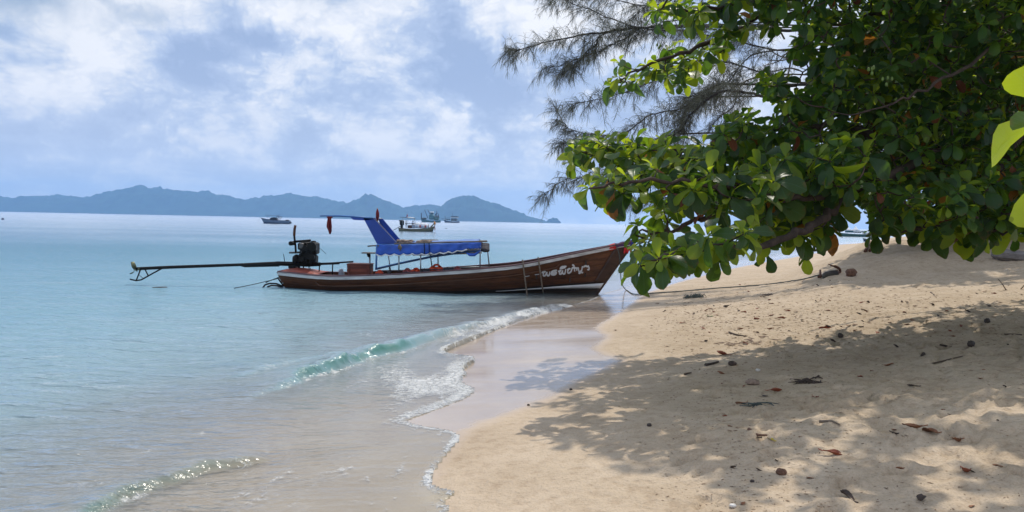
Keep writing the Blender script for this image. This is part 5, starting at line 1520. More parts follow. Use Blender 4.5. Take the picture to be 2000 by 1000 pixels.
back_tree(17.0, 26.6, [lobe(1930, 448, 26, 1.6, 1.2, .8), lobe(1985, 450, 26, 1.4, 1.2, .7), lobe(1860, 448, 27, 1.2, 1.0, .65), lobe(1790, 452, 28, 1.2, 1.0, .5), lobe(2080, 440, 26, 2.0, 1.4, .9)], 8000, 'low dark bush growing on the crest under the shady trees', 63, name='beach_bush', rtr=.06)

# ------------------------------------------------------------------ boats lying off
def small_hull(root, L, beam, free, sheer_bow, sheer_stern, rake, m_top, m_bot, xdir=1, transom=.75, band=None, draft=.25):
    """A modest planked or moulded hull, bow towards +x * xdir, in the frame of root."""
    o = parent_origin(root); us = np.linspace(0, 1, 22)
    def sz(u): return free + sheer_bow * max(0, (u - .35) / .65) ** 2.2 + sheer_stern * max(0, (.35 - u) / .35) ** 2
    def hb(u): return beam / 2 * (transom + (1 - transom) * min(1, u / .3) if u < .3 else (1 - max(0, (u - .45) / .55) ** 2.3)) + .01
    def pt(u, t, s, out=0):
        x = (u - .5) * L - rake * t * (u ** 2) + .1 * t * (1 - u)
        y = (hb(u) + out) * (1 - .45 * t ** 2) * s
        return (o.x + xdir * x, o.y + y, o.z + sz(u) * (1 - t) - draft * t)
    for nm, t0, t1, m in (('topside', 0, .62, m_top), ('bottom', .62, 1, m_bot)):
        mb = MB()
        for s in (-1, 1): mb.grid([[pt(u, t, s) for u in us] for t in np.linspace(t0, t1, 6)])
        mb.grid([[pt(0, t, s) for s in (-1, 1)] for t in np.linspace(t0, t1, 4)])
        if nm == 'bottom': mb.grid([[pt(u, 1, s) for u in us] for s in (-1, 1)])
        mb.build(nm, m, root, smooth='auto', solid=.04)
    mb = MB(); mb.grid([[(p[0], p[1] * 0 + o.y + s * hb(u) * .97, p[2] - .12) for u, p in ((u, pt(u, 0, s)) for u in us)] for s in (-1, 1)]); mb.build('deck', M['inside'] if band is None else band, root, solid=.03)
    for s in (-1, 1):
        mb = MB(); mb.tube([pt(u, 0, s, .02) for u in us], .05 * max(1, L / 9), 6); mb.build('gunwale', band or M['rubrail'], root, smooth=True)
    return pt, sz, hb
def person(name, base, s, pose, label, top, low):
    """One continuous body grown over a skeleton; clothes and hair are its children."""
    h = 1.66 * s
    t = None
    if pose == 'stand':
        J = {'pel': (0, 0, .53), 'waist': (.0, 0, .62), 'ch': (0, 0, .75), 'nk': (0, 0, .83), 'hd': (.01, 0, .885), 'ht': (.01, 0, .96), 'ls': (0, -.11, .80), 'le': (-.02, -.15, .64), 'lh': (.06, -.14, .50), 'rs': (0, .11, .80), 're': (-.02, .15, .64), 'rh': (.08, .14, .53), 'lt': (0, -.055, .50), 'lk': (.015, -.06, .27), 'la': (0, -.065, .03), 'lf': (.08, -.07, .015), 'rt': (0, .055, .50), 'rk': (.015, .06, .27), 'ra': (0, .065, .03), 'rf': (.08, .07, .015)}
    else:
        J = {'pel': (0, 0, .24), 'waist': (.02, 0, .33), 'ch': (.05, 0, .46), 'nk': (.07, 0, .54), 'hd': (.09, 0, .59), 'ht': (.10, 0, .665), 'ls': (.05, -.11, .51), 'le': (.10, -.14, .38), 'lh': (.20, -.09, .30), 'rs': (.05, .11, .51), 're': (.10, .14, .38), 'rh': (.20, .09, .30), 'lt': (.03, -.055, .235), 'lk': (.25, -.07, .26), 'la': (.27, -.07, .03), 'lf': (.35, -.07, .015), 'rt': (.03, .055, .235), 'rk': (.25, .07, .26), 'ra': (.27, .07, .03), 'rf': (.35, .07, .015)}
    Rr = {'pel': .075, 'waist': .068, 'ch': .085, 'nk': .032, 'hd': .052, 'ht': .040, 'ls': .036, 'le': .026, 'lh': .022, 'rs': .036, 're': .026, 'rh': .022, 'lt': .052, 'lk': .036, 'la': .024, 'lf': .022, 'rt': .052, 'rk': .036, 'ra': .024, 'rf': .022}
    E = [('pel', 'waist'), ('waist', 'ch'), ('ch', 'nk'), ('nk', 'hd'), ('hd', 'ht'), ('ch', 'ls'), ('ls', 'le'), ('le', 'lh'), ('ch', 'rs'), ('rs', 're'), ('re', 'rh'), ('pel', 'lt'), ('lt', 'lk'), ('lk', 'la'), ('la', 'lf'), ('pel', 'rt'), ('rt', 'rk'), ('rk', 'ra'), ('ra', 'rf')]
    def skin(nm, keys, grow, m, parent):
        ks = [k for k in J if k in keys]; ix = {k: i for i, k in enumerate(ks)}
        me = bpy.data.meshes.new(nm); me.from_pydata([tuple(c * h for c in J[k]) for k in ks], [(ix[a], ix[b]) for a, b in E if a in ix and b in ix], []); me.materials.append(m)
        ob = bpy.data.objects.new(nm, me); COL.objects.link(ob)
        ob.modifiers.new('skin', 'SKIN'); 
        for i, k in enumerate(ks):
            sv = me.skin_vertices[0].data[i]; r = (Rr[k] + grow) * h; sv.radius = (r, r); sv.use_root = (i == 0)
        sb = ob.modifiers.new('sub', 'SUBSURF'); sb.levels = 1; sb.render_levels = 1
        if parent is not None: ob.parent = parent
        return ob
    body = skin('person', list(J), 0, M['skin'], None); body.location = base
    tag(body, label, 'person')
    skin('shirt', ['waist', 'ch', 'ls', 'le', 'rs', 're'], .012, top, body)
    skin('trousers', ['pel', 'lt', 'lk', 'la', 'rt', 'rk', 'ra'], .010, low, body)
    q = MB(); c = J['hd']; q.ball((base[0] + (c[0] - .012) * h, base[1], base[2] + (c[2] + .035) * h), (.058 * h, .056 * h, .055 * h), 8, 6); q.build('hair', M['hair'], body, smooth=True)
    return body
def at0(px, py): return Vector(at_z(px, py, 0.0))

# white motor boat, bow to the left
p = at0(538, 436.8); s = p.y / F; L = 57 * s
r = thing('motor_boat', p, 'blue grey open motor boat with outboards and thin sun canopy, anchored beyond the longtail engine', 'boat')
pt, sz, hb = small_hull(r, L, 2.3, 6.4 * s, 4.4 * s, .0, 7 * s, M['bluegrey'], M['navy'], -1, .85, band=M['navy'])
def X_(px): return p.x + (px - 538) * s
def Z_(py): return (436.8 - py) * s
def bx(nm, px0, px1, py0, py1, dep, m, root, dy=0, bev=.2, y=None):
    y = p.y if y is None else y
    q = MB(); q.bbox(((X_(px0) + X_(px1)) / 2, y + dy, (Z_(py0) + Z_(py1)) / 2), (abs(X_(px1) - X_(px0)), dep, abs(Z_(py0) - Z_(py1))), bev, 0); return q.build(nm, m, root, smooth='auto')
def rod(nm, pts, rad, m, root, dy=0):
    q = MB(); q.tube([(X_(a), p.y + dy, Z_(b)) for a, b in pts], rad, 6); return q.build(nm, m, root, smooth=True)
q = MB(); q.prism([(X_(a), p.y - .7, Z_(b)) for a, b in ((526, 430.5), (530, 425.5), (536, 424.5), (540, 426), (541.5, 430.5))], (0, 1.4, 0)); q.build('console', M['darkcloth'], r)
bx('seat', 534, 540, 425, 430, 1.2, M['slate'], r)
q = MB(); q.bbox((X_(524), p.y, Z_(420.6)), (9 * s, 1.8, .05), .3); q.bbox((X_(535.5), p.y, Z_(421.3)), (14 * s, 1.8, .05), .3); q.build('sun_canopy', M['slate'], r)
for dy in (-.8, .8):
    rod('canopy_leg', [(543, 421.5), (539.5, 430)], .09, M['slate'], r, dy); rod('canopy_leg', [(549.5, 422.5), (544.5, 430)], .07, M['grey'], r, dy); rod('canopy_leg', [(521, 421), (527, 430)], .03, M['grey'], r, dy)
rod('canopy_rail', [(541, 421.6), (550, 422.6)], .04, M['grey'], r); rod('aerial', [(543.5, 421.5), (547.5, 417.5)], .025, M['grey'], r)
for dy in (-.45, .45):
    q = MB(); q.bbox((X_(561), p.y + dy, Z_(431)), (5.5 * s, .5, 4.5 * s), .3); q.bbox((X_(566.5), p.y + dy, Z_(434)), (5 * s, .3, 2.6 * s), .3, rot=Matrix.Rotation(.5, 3, 'Y')); q.build('outboard_motor', M['darkcloth'], r, smooth='auto')
q = MB(); q.tube([(X_(506.5), p.y, Z_(428)), (X_(503.5), p.y, -.05)], .025, 5); q.build('anchor_warp', M['grey'], r)
q = MB(); q.tube([(X_(506), p.y - .1, Z_(425.5)), (X_(511), p.y - .5, Z_(426)), (X_(518), p.y - .8, Z_(428.5))], .03, 5); q.build('bow_rail', M['grey'], r)

# small laden longtail, bow to the right
p = at0(814, 452); s = p.y / F; PX = 814; PY = 452
def X_(px): return p.x + (px - PX) * s
def Z_(py): return (PY - py) * s
r = thing('longtail_boat', p, 'small khaki longtail boat laden with white bundles, two people at its stern', 'boat')
pt, sz, hb = small_hull(r, 70 * s, 1.5, 4.4 * s, 6.4 * s, 1.6 * s, 5 * s, M['khaki'], M['hull_dark'], 1, .6, band=M['bamboo'])
bx('engine', 780.5, 789, 430.5, 441, .5, M['iron'], r, bev=.3); bx('engine_stand', 782, 787, 441, 447, .3, M['iron'], r); rod('silencer', [(779, 432), (783, 431.5)], .10, M['iron'], r)
rod('drive_shaft', [(782, 442), (776.5, 446), (768.5, 450.5)], .05, M['iron'], r)
for (a, b, dy) in (((787.5, 425), (787, 446), -.5), ((797, 425.5), (797, 446), -.5), ((809.5, 426.5), (811.5, 436), -.5), ((786, 425), (786, 446), .5), ((809, 426), (810, 440), .5)):
    rod('awning_post', [a, b], .035, M['pipe'], r, dy)
rod('roof_rail', [(781.5, 424.8), (796, 425.2), (811, 426.6)], .05, M['pipe'], r, -.55); rod('roof_rail', [(789, 425.5), (810, 426.8)], .05, M['pipe'], r, .55)
q = MB(); q.grid([[(X_(a), p.y - .55 + 1.1 * w, Z_(b) + .05 * math.sin(w * 3)) for a, b in ((795, 425), (802, 425), (809, 426.2))] for w in (0, .5, 1)]); q.build('roof_sheet', M['white'], r, solid=.03)
rod('guard_rail', [(793, 437), (806, 436.5), (812, 436)], .05, M['slate'], r, -.6)
q = MB(); rws = []
for k in range(13):
    f = k / 12; px = 811 + 26 * f; zt = 435.4 + .8 * math.sin(k * 1.9) + 2.2 * f ** 3
    rws.append([(X_(px), p.y - .62, Z_(445.5)), (X_(px), p.y - .60, Z_(zt + 3.5)), (X_(px), p.y - .32, Z_(zt)), (X_(px), p.y + .3, Z_(zt - .3)), (X_(px), p.y + .6, Z_(445))])
q.grid(rws); q.build('tarpaulin', M['whitecloth'], r, smooth=True, solid=.03)
for k in range(6):
    bx('striped_bundle', 813 + 3.4 * k, 816.2 + 3.4 * k, 439.5, 444.5, .2, (M['palecloth'], M['whitecloth'], M['pinkred'])[k % 3], r, -.66, .3)
bx('fish_box', 797, 805, 440, 446, .9, M['rust'], r); bx('fish_box', 804, 811, 439.5, 446, .9, M['palecloth'], r, .1)
q = MB(); q.prism([(X_(794.8), p.y - .3, Z_(418)), (X_(795.6), p.y - .3, Z_(424.8)), (X_(793.8), p.y - .3, Z_(424.5)), (X_(796.6), p.y - .3, Z_(421.5))], (0, .03, 0)); q.build('flag', M['pinkcloth'], r)
rod('flag_staff', [(795.6, 417.5), (795.4, 425)], .03, M['pipe'], r, -.28)
q = MB(); q.tube([(X_(841), p.y, Z_(443)), (X_(846, ), p.y, Z_(438)), (X_(849), p.y, Z_(432.5))], [.12, .09, .06], 7); q.build('stem_post', M['khaki'], r, smooth=True)
q = MB(); q.tube([(X_(848), p.y - .12, Z_(432)), (X_(849.5), p.y - .16, Z_(436)), (X_(849), p.y - .12, Z_(441))], [.12, .16, .05], 7); q.build('bow_garland', M['gold'], r, smooth=True)
q = MB(); q.tube([(X_(848.6), p.y - .12, Z_(441)), (X_(849.6), p.y - .12, Z_(446)), (X_(849.5), p.y - .12, Z_(450))], [.04, .09, .03], 7); q.build('bow_cloth', M['crimson'], r, smooth=True)
person('person', Vector((X_(793), p.y - .1, Z_(445))), 14 * s / 1.55, 'stand', 'person in dark clothes standing at the engine of the small khaki longtail boat', M['darkcloth'], M['darkcloth'])
person('person', Vector((X_(805), p.y - .15, Z_(444.5))), 14.5 * s / 1.2, 'sit', 'person in a pale shirt sitting before the white bundles of the small longtail boat', M['palecloth'], M['whitecloth'])

# teal trawler
PX, PY = 841, 434.2; p = at0(PX, PY); s = p.y / F
r = thing('fishing_trawler', p, 'teal green fishing trawler with two raised booms moored beyond the small longtail boat', 'boat')
small_hull(r, 39 * s, 12 * s, 3.2 * s, 4.5 * s, 1.2 * s, 3 * s, M['teal'], M['greenhull'], -1, .8, band=M['teal'], draft=1.0)
bx('wheelhouse', 838, 848, 418.5, 429, 6, M['teal'], r); bx('wheelhouse_window', 841.2, 846, 415.6, 418.2, 3.2, M['glass'], r); bx('roof', 839.6, 847, 413.4, 415.4, 4.5, M['white'], r); bx('upper_cabin', 840.4, 846.6, 415.2, 418.8, 3, M['teal'], r, .1)
bx('engine_casing', 847, 857, 422, 430, 6, M['greenhull'], r); bx('net_heap', 850, 857, 420.5, 426, 5, M['slate'], r, -.6, .35); bx('fore_gear', 823, 833, 425.5, 429.5, 5, M['darkcloth'], r, bev=.4)
for a, b in (((829, 410), (835.5, 426)), ((835, 409.5), (840, 419))): rod('boom', [a, b], .28, M['slate'], r)
rod('mast', [(823, 428), (822.8, 416)], .45, M['slate'], r); rod('boom_stay', [(829, 410), (835, 409.5)], .08, M['slate'], r)
for a in ([(850, 422), (851.5, 417), (853, 415), (856, 418), (857.5, 426)], [(852.6, 422), (852.6, 411.5)], [(849.5, 419), (853, 416)]): rod('gantry', a, .28, M['slate'], r)
for k in range(6): rod('rail_post', [(848 + 1.6 * k, 426), (848 + 1.6 * k, 421)], .14, M['slate'], r, -2)
rod('rail', [(848, 421), (857, 421)], .12, M['slate'], r, -2)
# navy fishing boat
PX, PY = 882, 435.0; p = at0(PX, PY); s = p.y / F
r = thing('fishing_boat', p, 'navy blue fishing boat with pale rail and open deck house, moored right of the trawler', 'boat')
small_hull(r, 31 * s, 9 * s, 2.6 * s, 3.6 * s, .9 * s, 3 * s, M['navy'], M['navy'], -1, .75, band=M['white'], draft=.8)
bx('deckhouse', 881, 893, 426.5, 431.5, 4, M['slate'], r); bx('deckhouse_roof', 880, 895, 424.6, 425.6, 5, M['rubrail'], r); bx('cabin_window', 883, 891, 427.2, 429.2, 4.2, M['glass'], r)
for k in range(6): rod('roof_post', [(880.6 + 2.7 * k, 431), (880.6 + 2.7 * k, 424.8)], .13, M['rubrail'], r, -2)
for k in range(8): bx('roof_float', 880.5 + 1.9 * k, 882 + 1.9 * k, 422 - .4 * (k % 3), 424.6, 1.2, M['slate'], r, -1 + .3 * (k % 2), .4)
rod('mast', [(883.6, 424), (883.4, 415.5)], .10, M['slate'], r); rod('fore_mast', [(869.5, 428), (869, 421.5)], .2, M['slate'], r); rod('stay', [(869.3, 424.5), (880, 425)], .08, M['slate'], r); rod('bow_spar', [(862.5, 427.8), (868, 428)], .25, M['navy'], r)
for k in range(3): bx('deck_gear', 870 + 3 * k, 872.6 + 3 * k, 427, 429.8, 2, M['darkcloth'], r, -.6, .35)
# green boat seen under the leaves on the right, and the blue skiff before it
PX, PY = 1668, 462.2; p = at0(PX, PY); s = p.y / F
r = thing('passenger_boat', p, 'green hulled passenger boat with peaked white awnings glimpsed under the leaves at right', 'boat')
small_hull(r, 62 * s, 2.6, 5.0 * s, 2.5 * s, 1.0 * s, 4 * s, M['greenhull'], M['greenhull'], -1, .7, band=M['rubrail'])
for a in (1655.5, 1670.5):
    q = MB(); ap = (X_(a), p.y, Z_(441.5)); n = 10; b0 = [(X_(a) + 9.5 * s * math.cos(t), p.y + 1.5 * math.sin(t), Z_(450.5)) for t in np.linspace(0, 2 * math.pi, n, endpoint=False)]
    b1 = [(X_(a) + 3.4 * s * math.cos(t), p.y + .5 * math.sin(t), Z_(447.3)) for t in np.linspace(0, 2 * math.pi, n, endpoint=False)]
    q.grid([b0, b1, [ap] * n], close=True); q.build('peaked_awning', M['whitecloth'], r, smooth=True, solid=.03)
bx('cabin', 1652, 1664, 450.6, 454.5, 1.6, M['teal'], r); bx('canopy', 1664, 1689, 449.6, 451.2, 2.0, M['white'], r); bx('cabin_window', 1665, 1680, 452, 454.6, 1.5, M['glass'], r)
for k in range(5): rod('canopy_post', [(1666 + 5 * k, 457), (1666 + 5 * k, 451)], .05, M['white'], r, -.9)
q = MB(); q.prism([(X_(a), p.y - .8, Z_(b)) for a, b in ((1682, 449.8), (1686, 449.5), (1693, 456.5), (1690, 457.5))], (0, 1.6, 0)); q.build('windscreen', M['white'], r)
bx('outboard_motor', 1693, 1699, 453.5, 461, .8, M['darkcloth'], r, bev=.3)
rod('long_oar', [(1694, 457.5), (1716, 458.5)], .05, M['bamboo'], r)
PX, PY = 1694, 471.5; p = at0(PX, PY); s = p.y / F
r = thing('skiff', p, 'small dark blue skiff with pale gunwale just past the sunlit sand spit', 'boat')
small_hull(r, 18 * s, 1.3, 4.4 * s, 1.8 * s, .4 * s, 3 * s, M['navy'], M['navy'], -1, .7, band=M['rubrail'])
bx('thwart', 1690, 1693, 466.5, 467.3, 1.0, M['bamboo'], r); bx('outboard_motor', 1700, 1703, 464, 470, .4, M['darkcloth'], r, bev=.3)
# buoys
p = at0(5.5, 429); s = p.y / F
q = MB(); q.ball((p.x, p.y, 1.0 * s), (2.5 * s, 2.5 * s, 2.2 * s), 10, 8); q.ring((p.x, p.y, 3.1 * s), .6 * s, .2 * s, 10, 6, Matrix.Rotation(1.57, 3, 'X')); single(q, 'buoy', M['navy'], p, 'round dark mooring buoy at the far left edge of the sea', 'buoy', smooth=True)
p = at0(871.5, 446.5); s = p.y / F
q = MB(); q.tube([(p.x - 1.6 * s, p.y, .25 * s), (p.x, p.y, .6 * s), (p.x + 1.6 * s, p.y, .25 * s)], [.5 * s, .7 * s, .4 * s], 8); single(q, 'fishing_float', M['slate'], p, 'small grey float adrift below the navy fishing boat', 'float', smooth=True)
p = at0(1221.5, 443); s = p.y / F
q = MB(); q.tube([(p.x, p.y, -.5), (p.x, p.y, 3 * s), (p.x, p.y, 5.5 * s)], [.10, .10, .14], 7); single(q, 'channel_stake', M['slate'], p, 'lone thin stake far out on the sea above the bow tip', 'stake', smooth=True)
# floating stick near the propeller
p = at0(312, 563.5); q = MB(); q.tube([(p.x - .2, p.y, .025), (p.x, p.y, .035), (p.x + .17, p.y + .02, .04), (p.x + .2, p.y + .02, .02)], [.008, .016, .012, .006], 7); single(q, 'drifting_stick', M['stick'], p, 'dark stick floating just beyond the skeg of the long propeller shaft', 'stick', smooth=True)

# ------------------------------------------------------------------ what lies on the sand
rs = np.random.default_rng(77)
def dry_leaf(loc, L, m, seed, curl=.5, rz=None, flat=False):
    r = random.Random(seed); n = 7; rws = []
    rz = r.uniform(0, 6.28) if rz is None else rz
    Rm = Matrix.Rotation(rz, 3, 'Z') @ Matrix.Rotation(r.uniform(-.25, .25), 3, 'X')
    for i in range(n):
        t = i / (n - 1); w = .30 * max(.04, math.sin(math.pi * min(1, t ** 1.4 * .93 + .02))) ** .65
        z0 = curl * .35 * (t - .45) ** 2 + .04 * math.sin(5 * t + seed)
        row = []
        for sx in (-1, -.5, 0, .5, 1):
            q = Vector((sx * w * (1 - .35 * curl * abs(sx)), t - .5, z0 + curl * .42 * w * sx * sx * 1.6 + .03 * math.sin(seed + 7 * t + sx * 2)))
            row.append(q)
        rws.append(row)
    stem = [Vector((0, -.5, rws[0][2].z)), Vector((.03, -.62, rws[0][2].z + .02)), Vector((.06, -.72, rws[0][2].z + .05))]
    zmin = min(q.z for rw in rws for q in rw)
    def cv(q): w = Rm @ Vector((q.x * L, q.y * L, (q.z - zmin) * L)); return (loc[0] + w.x, loc[1] + w.y, loc[2] + w.z + .004)
    mb = MB(); mb.grid([[cv(q) for q in rw] for rw in rws]); mb.tube([cv(q) for q in stem], .004, 5)
    return mb
SAL = [
    (1411, 694, .30, 'rustleaf', .8, 'rust red curled leaf at the edge of the shade, with black twigs behind it'),
    (1611, 641, .28, 'rustleaf', .9, 'reddish leaf on the sunlit strip where a dragged track enters the shade'),
    (1420, 599, .30, 'darkleaf', .9, 'dark brown upturned leaf on the smooth sunlit sand beyond the grey weed clump'),
    (1386, 618.5, .24, 'greenleaf', .25, 'fallen green leaf lying flat on the sunlit sand'),
    (1388, 602.5, .25, 'dryleaf', .3, 'flat brown leaf on the sunlit sand next to the upturned dark one'),
    (1448, 796, .26, 'dryleaf', .5, 'brown leaf with a green stalk beside it in the middle of the shade'),
    (1514, 768, .22, 'rustleaf', 1.0, 'crumpled red brown leaf in the shade nearest the green weed clump'),
    (1594, 781, .25, 'rustleaf', .25, 'flat orange brown leaf alone on the shaded sand'),
    (1493, 778, .17, 'darkleaf', .3, 'small dark leaf left of the flat orange brown leaf'),
    (1783, 842, .24, 'dryleaf', .7, 'brown leaf with a raised rim, left one of two lying end to end'),
    (1817, 844, .27, 'dryleaf', .8, 'brown pointed leaf, right one of two lying end to end'),
    (1748, 856, .13, 'darkleaf', 1.1, 'small dark curled leaf below the two end to end leaves'),
    (1627, 888, .23, 'rustleaf', .9, 'orange folded leaf at the edge of the sunlit streak in the foreground'),
    (1887, 919, .20, 'rustleaf', .9, 'bright rust leaf standing up a little at the lower right'),
    (1655, 967, .20, 'darkleaf', 1.0, 'dark curled leaf nearest the bottom edge in the shade'),
    (1798, 977, .19, 'darkleaf', .7, 'thin dark leaf half lit near the bottom edge of the view'),
    (1505, 865, .12, 'yellowleaf', .6, 'small bright yellow leaf beside a green pod'),
    (1870, 858, .22, 'dryleaf', 1.1, 'twisted brown leaf right of the pointed brown leaf'),
    (1456, 672, .16, 'rustleaf', .8, 'small red leaf by the broken wrack line at the shade edge'),
    (1373, 641, .18, 'rustleaf', .5, 'reddish leaf at the seaward end of the leaf scatter'),
    (1386, 648, .15, 'rustleaf', .8, 'round curled orange leaf just below the seaward reddish leaf'),
    (1932, 600, .20, 'darkleaf', .9, 'dark leaf on the shaded slope under the right hand trees'),
    (1890, 610, .16, 'darkleaf', 1.1, 'small dark peaked leaf on the sunlit tongue of the upper slope'),
    (1772, 593, .20, 'darkleaf', .5, 'dark flat leaf in the upper sunlit strip'),
    (1688, 609, .19, 'darkleaf', .7, 'dark crooked leaf left of a shallow track on the sunlit strip'),
    (1670, 635, .20, 'rustleaf', .3, 'flat reddish leaf at the lower rim of the sunlit strip'),
    (1845, 677, .18, 'darkleaf', 1.2, 'dark upright leaf scrap by the white sunlit flecks in the shade'),
    (1782, 763, .16, 'darkleaf', .5, 'dark leaf scrap alone on smooth shaded sand'),
]
for i, (px, py, L, m, curl, lab) in enumerate(SAL):
    g = ground(px, py); single(dry_leaf(g, L * .62, M[m], i * 3 + 1, curl), 'dry_leaf', M[m], g, lab, 'leaf', smooth=True)
# the anonymous scatter
proto = []
for k, m in enumerate(('dryleaf', 'rustleaf', 'darkleaf', 'dryleaf', 'darkleaf', 'rustleaf')):
    mb = dry_leaf((0, 0, 0), 1.0, M[m], 50 + k, .4 + .15 * k, rz=0); o = mb.build('small_dry_leaf', M[m], None, smooth=True); proto.append(o)
spots = []
for _ in range(120):
    if rs.uniform() < .66: px, py = rs.normal(1500, 140) if rs.uniform() < .5 else rs.uniform(1400, 1950), rs.normal(612, 26)
    else: px, py = rs.uniform(1350, 1990), rs.uniform(640, 990)
    if py < 540 or (px < 1400 and py > 720): continue
    spots.append((px, py))
for i, (px, py) in enumerate(spots):
    g = ground(px, py)
    o = proto[i] if i < len(proto) else proto[i % 6].copy()
    if i >= len(proto): COL.objects.link(o)
    L = rs.uniform(.06, .13) * (1.0 if g.y > 8 else .55)
    o.scale = (L, L, L); o.location = g; o.rotation_euler = (rs.uniform(-.2, .2), rs.uniform(-.2, .2), rs.uniform(0, 6.28))
    tag(o, 'small brown dry leaf among the many scattered over the upper sand', 'leaf', 'small dry leaves scattered on the sand')
# sticks, husks, stones
def stick(pxs, r, lab, m='stick', name='stick', lift=.012):
    pts = [ground(*q) + Vector((0, 0, lift)) for q in pxs]; q = MB(); pp = spline(pts, 4)
    q.tube(pp, list(np.linspace(r, r * .5, len(pp))), 6); return single(q, name, M[m], pts[0], lab, 'stick', smooth=True)
stick([(1378, 716), (1390, 713), (1403, 709)], .022, 'black forked driftwood stick just inside the shade', 'darkleaf')
stick([(1424, 650), (1438, 654), (1458, 655)], .016, 'thin brown stick along the wrack line on the sunlit sand', 'stick')
stick([(1462, 850), (1478, 858), (1498, 860)], .014, 'dry green brown pod left of the small yellow leaf', 'husk')
stick([(1818, 571), (1826, 576), (1832, 579)], .016, 'dark short twig high on the sunlit strip', 'stick')
stick([(1962, 652), (1980, 650), (1996, 651)], .016, 'straight dark twig at the right edge in the shade', 'stick')
stick([(1816, 713), (1850, 706), (1880, 697)], .010, 'long thin root half sunk across the shaded tracks', 'stick')
stick([(1337, 733), (1350, 730)], .014, 'small dark stick on the damp shaded sand', 'stick')
stick([(1600, 831), (1625, 834), (1640, 838)], .012, 'pale thin stick partly sunk in the shaded sand', 'bamboo')
stick([(1690, 492), (1698, 479), (1704, 471)], .05, 'first dry palm stalk leaning on the sand spit under the leaves', 'rust', lift=.03)
stick([(1699, 491), (1706, 482), (1712, 475)], .05, 'second dry palm stalk behind the first on the sand spit', 'rust', lift=.03)
g = ground(1977, 567)
for a, lab in ((-.18, 'thin dark shoot sticking out of the right hand slope, leaning left'), (.22, 'thin dark shoot sticking out of the right hand slope, leaning right')):
    q = MB(); q.tube([g + Vector((a * .6, 0, -.02)), g + Vector((a * 1.0, 0, .09)), g + Vector((a * 1.5, 0, .19))], [.010, .008, .004], 5); single(q, 'dead_shoot', M['stick'], g, lab, 'twig', smooth=True)
def lump(px, py, r, m, name, lab, cat, sq=.7, jit=.16, sunk=.3):
    g = ground(px, py); q = MB(); q.ball((g.x, g.y, g.z + r * sq * (1 - sunk)), (r, r * .8, r * sq), 12, 9, 0, jit); o = single(q, name, M[m], g, lab, cat, smooth=True); return o
lump(1662, 540.5, .13, 'husk', 'coconut_husk', 'brown coconut husk on the sand just right of the anchor', 'coconut', .85)
lump(1526, 925, .036, 'husk', 'coconut_husk', 'small grey brown husk at the foot of the sunlit patch in the foreground', 'husk')
lump(1469, 944, .014, 'pebble', 'pebble', 'dark pebble left of the small grey brown husk', 'pebble')
lump(1896, 680, .045, 'pebble', 'sea_almond_nut', 'round black nut in the shade right of the white flecks', 'nut', .9)
lump(1641, 657, .04, 'pebble', 'sea_almond_nut', 'dark nut beside the dragged track at the edge of the shade', 'nut', .9)
lump(1928, 629, .045, 'pebble', 'sea_almond_nut', 'black nut among the dark crumbs on the right slope', 'nut', .9)
lump(1430, 716, .055, 'darkleaf', 'seed_pod', 'black seed pod lying right of the forked driftwood', 'pod', .6)
lump(1480, 727, .028, 'shell', 'shell', 'tiny white shell in the middle of the seaward shade', 'shell', .6)
lump(1431, 993, .022, 'shell', 'shell', 'white shell fragment at the bottom edge of the foreground', 'shell', .6)
lump(1268, 834, .022, 'pebble', 'pebble', 'dark round pebble on the lower shade by the waterline', 'pebble')
lump(1032, 793, .015, 'pebble', 'pebble', 'black pebble alone on the wet mirror of sand', 'pebble')
lump(1115, 762, .018, 'pebble', 'pebble', 'tiny black pebble at the rim of the wet sand', 'pebble')
lump(1470, 755, .07, 'ropelight', 'sand_crab_mound', 'little pale sand lump in the seaward shade', 'sand lump', .5, .25)
# grey driftwood block, half buried at the right
g = ground(1985, 508)
q = MB(); q.bbox((g.x, g.y, g.z + .06), (1.0, .55, .30), .3, rot=Matrix.Rotation(-.25, 3, 'Z') @ Matrix.Rotation(.10, 3, 'Y')); q.bbox((g.x + .35, g.y - .25, g.z - .02), (.55, .4, .24), .35, rot=Matrix.Rotation(-.5, 3, 'Z'))
single(q, 'driftwood_block', M['stone'], g, 'weathered grey driftwood block half buried in the slope at the right edge', 'driftwood', smooth='auto')
# tangles of weed
def weed(px, py, R, m, lab, n=60, hgt=.05):
    g = ground(px, py); q = MB()
    for k in range(n):
        a = rs.uniform(0, 6.28); r = R * rs.uniform(0, 1) ** .7; c = g + Vector((r * math.cos(a) * 1.5, r * math.sin(a), 0)); d = rs.uniform(0, 6.28); L = rs.uniform(.04, .11)
        z = sand_at(c.x, c.y)
        q.tube([(c.x - L * math.cos(d), c.y - L * math.sin(d), z + .006), (c.x, c.y, z + hgt * rs.uniform(.2, 1)), (c.x + L * math.cos(d), c.y + L * math.sin(d), z + .008)], [.004, .007, .003], 4)
    return single(q, 'weed_tangle', M[m], g, lab, 'weed')
weed(1356, 582, .17, 'rope', 'grey green net and weed clump on the smooth sand below the anchor rope', 80, .10)
weed(1580, 746, .11, 'darkleaf', 'dark green weed tangle in the shade', 28, .03)
weed(1476, 799, .10, 'rope', 'small strand of green weed beside the brown leaf with the stalk', 14, .02)
weed(1498, 578, .09, 'darkleaf', 'dark brown scrap of weed below the anchor rope', 25, .03)
weed(1456, 668, .30, 'ropelight', 'brown fibrous wrack at the edge of the sunlit sand', 34, .02)
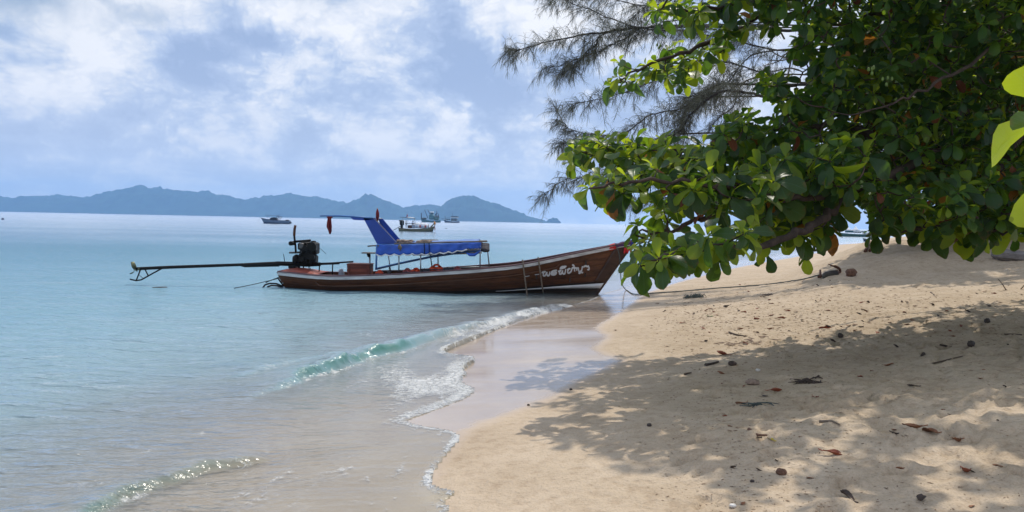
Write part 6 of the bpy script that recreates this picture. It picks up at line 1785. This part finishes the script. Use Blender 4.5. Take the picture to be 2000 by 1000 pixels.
# crumbs: nobody could count these
V, Qd = [], []; n = 0
def crumb(px, py, s):
    global n
    d = ray(px, py); tt = np.geomspace(3, 60, 160); X = d[0] * tt; Y = d[1] * tt; Z = H + d[2] * tt
    return None
N = 4600
cpx = np.where(rs.uniform(size=N) < .55, rs.uniform(1300, 2020, N), rs.normal(1480, 130, N)); 
cpy = np.where(rs.uniform(size=N) < .5, rs.normal(612, 32, N), rs.uniform(560, 1010, N))
Dr = _f[None] + ((cpx - 1000) / F)[:, None] * R_[None] - ((cpy - 500) / F)[:, None] * U_[None]
ok = (cpy > 545) & (cpx > 1180 + np.clip(cpy - 700, -60, 300) * .2)
Dr = Dr[ok]; tt = np.geomspace(3.5, 45, 260)
PXY = Dr[:, None, :2] * tt[None, :, None]; Zr = H + Dr[:, None, 2] * tt[None]
zb = sand_base(PXY[..., 0].ravel(), PXY[..., 1].ravel())[0].reshape(Zr.shape)
i0 = np.argmax(Zr < zb, 1); gx = PXY[np.arange(len(Dr)), i0]; gz, gs = sand_full(gx[:, 0], gx[:, 1])
keep = (gs > .7) & (i0 > 0); gx, gz = gx[keep], gz[keep]; n = len(gx)
sz_ = rs.uniform(.003, .009, n) * np.clip(gx[:, 1] / 9, .6, 1.5); an = rs.uniform(0, 6.28, n); asp = rs.uniform(1, 4.5, n)
ux = np.stack([np.cos(an), np.sin(an)], 1) * (sz_ * asp)[:, None]; uy = np.stack([-np.sin(an), np.cos(an)], 1) * sz_[:, None]
def c3(xy, z): return np.concatenate([xy, z[:, None]], 1)
P0 = c3(gx - ux, gz + .002); P1 = c3(gx - uy, gz + .002); P2 = c3(gx + ux, gz + sz_ * .5); P3 = c3(gx + uy, gz + .003); P4 = c3(gx, gz + sz_ * .9)
V = np.stack([P0, P1, P2, P3, P4], 1).reshape(-1, 3); b5 = np.arange(n)[:, None] * 5
T = np.concatenate([b5 + np.array(t) for t in ((0, 1, 4), (1, 2, 4), (2, 3, 4), (3, 0, 4))])
me = mesh_np('leaf_litter', V, T, [M['litter']], smooth=False)
o = bpy.data.objects.new('leaf_litter', me); COL.objects.link(o); o['kind'] = 'stuff'; o['label'] = 'fine brown crumbs of leaf, husk and twig strewn over the sand'
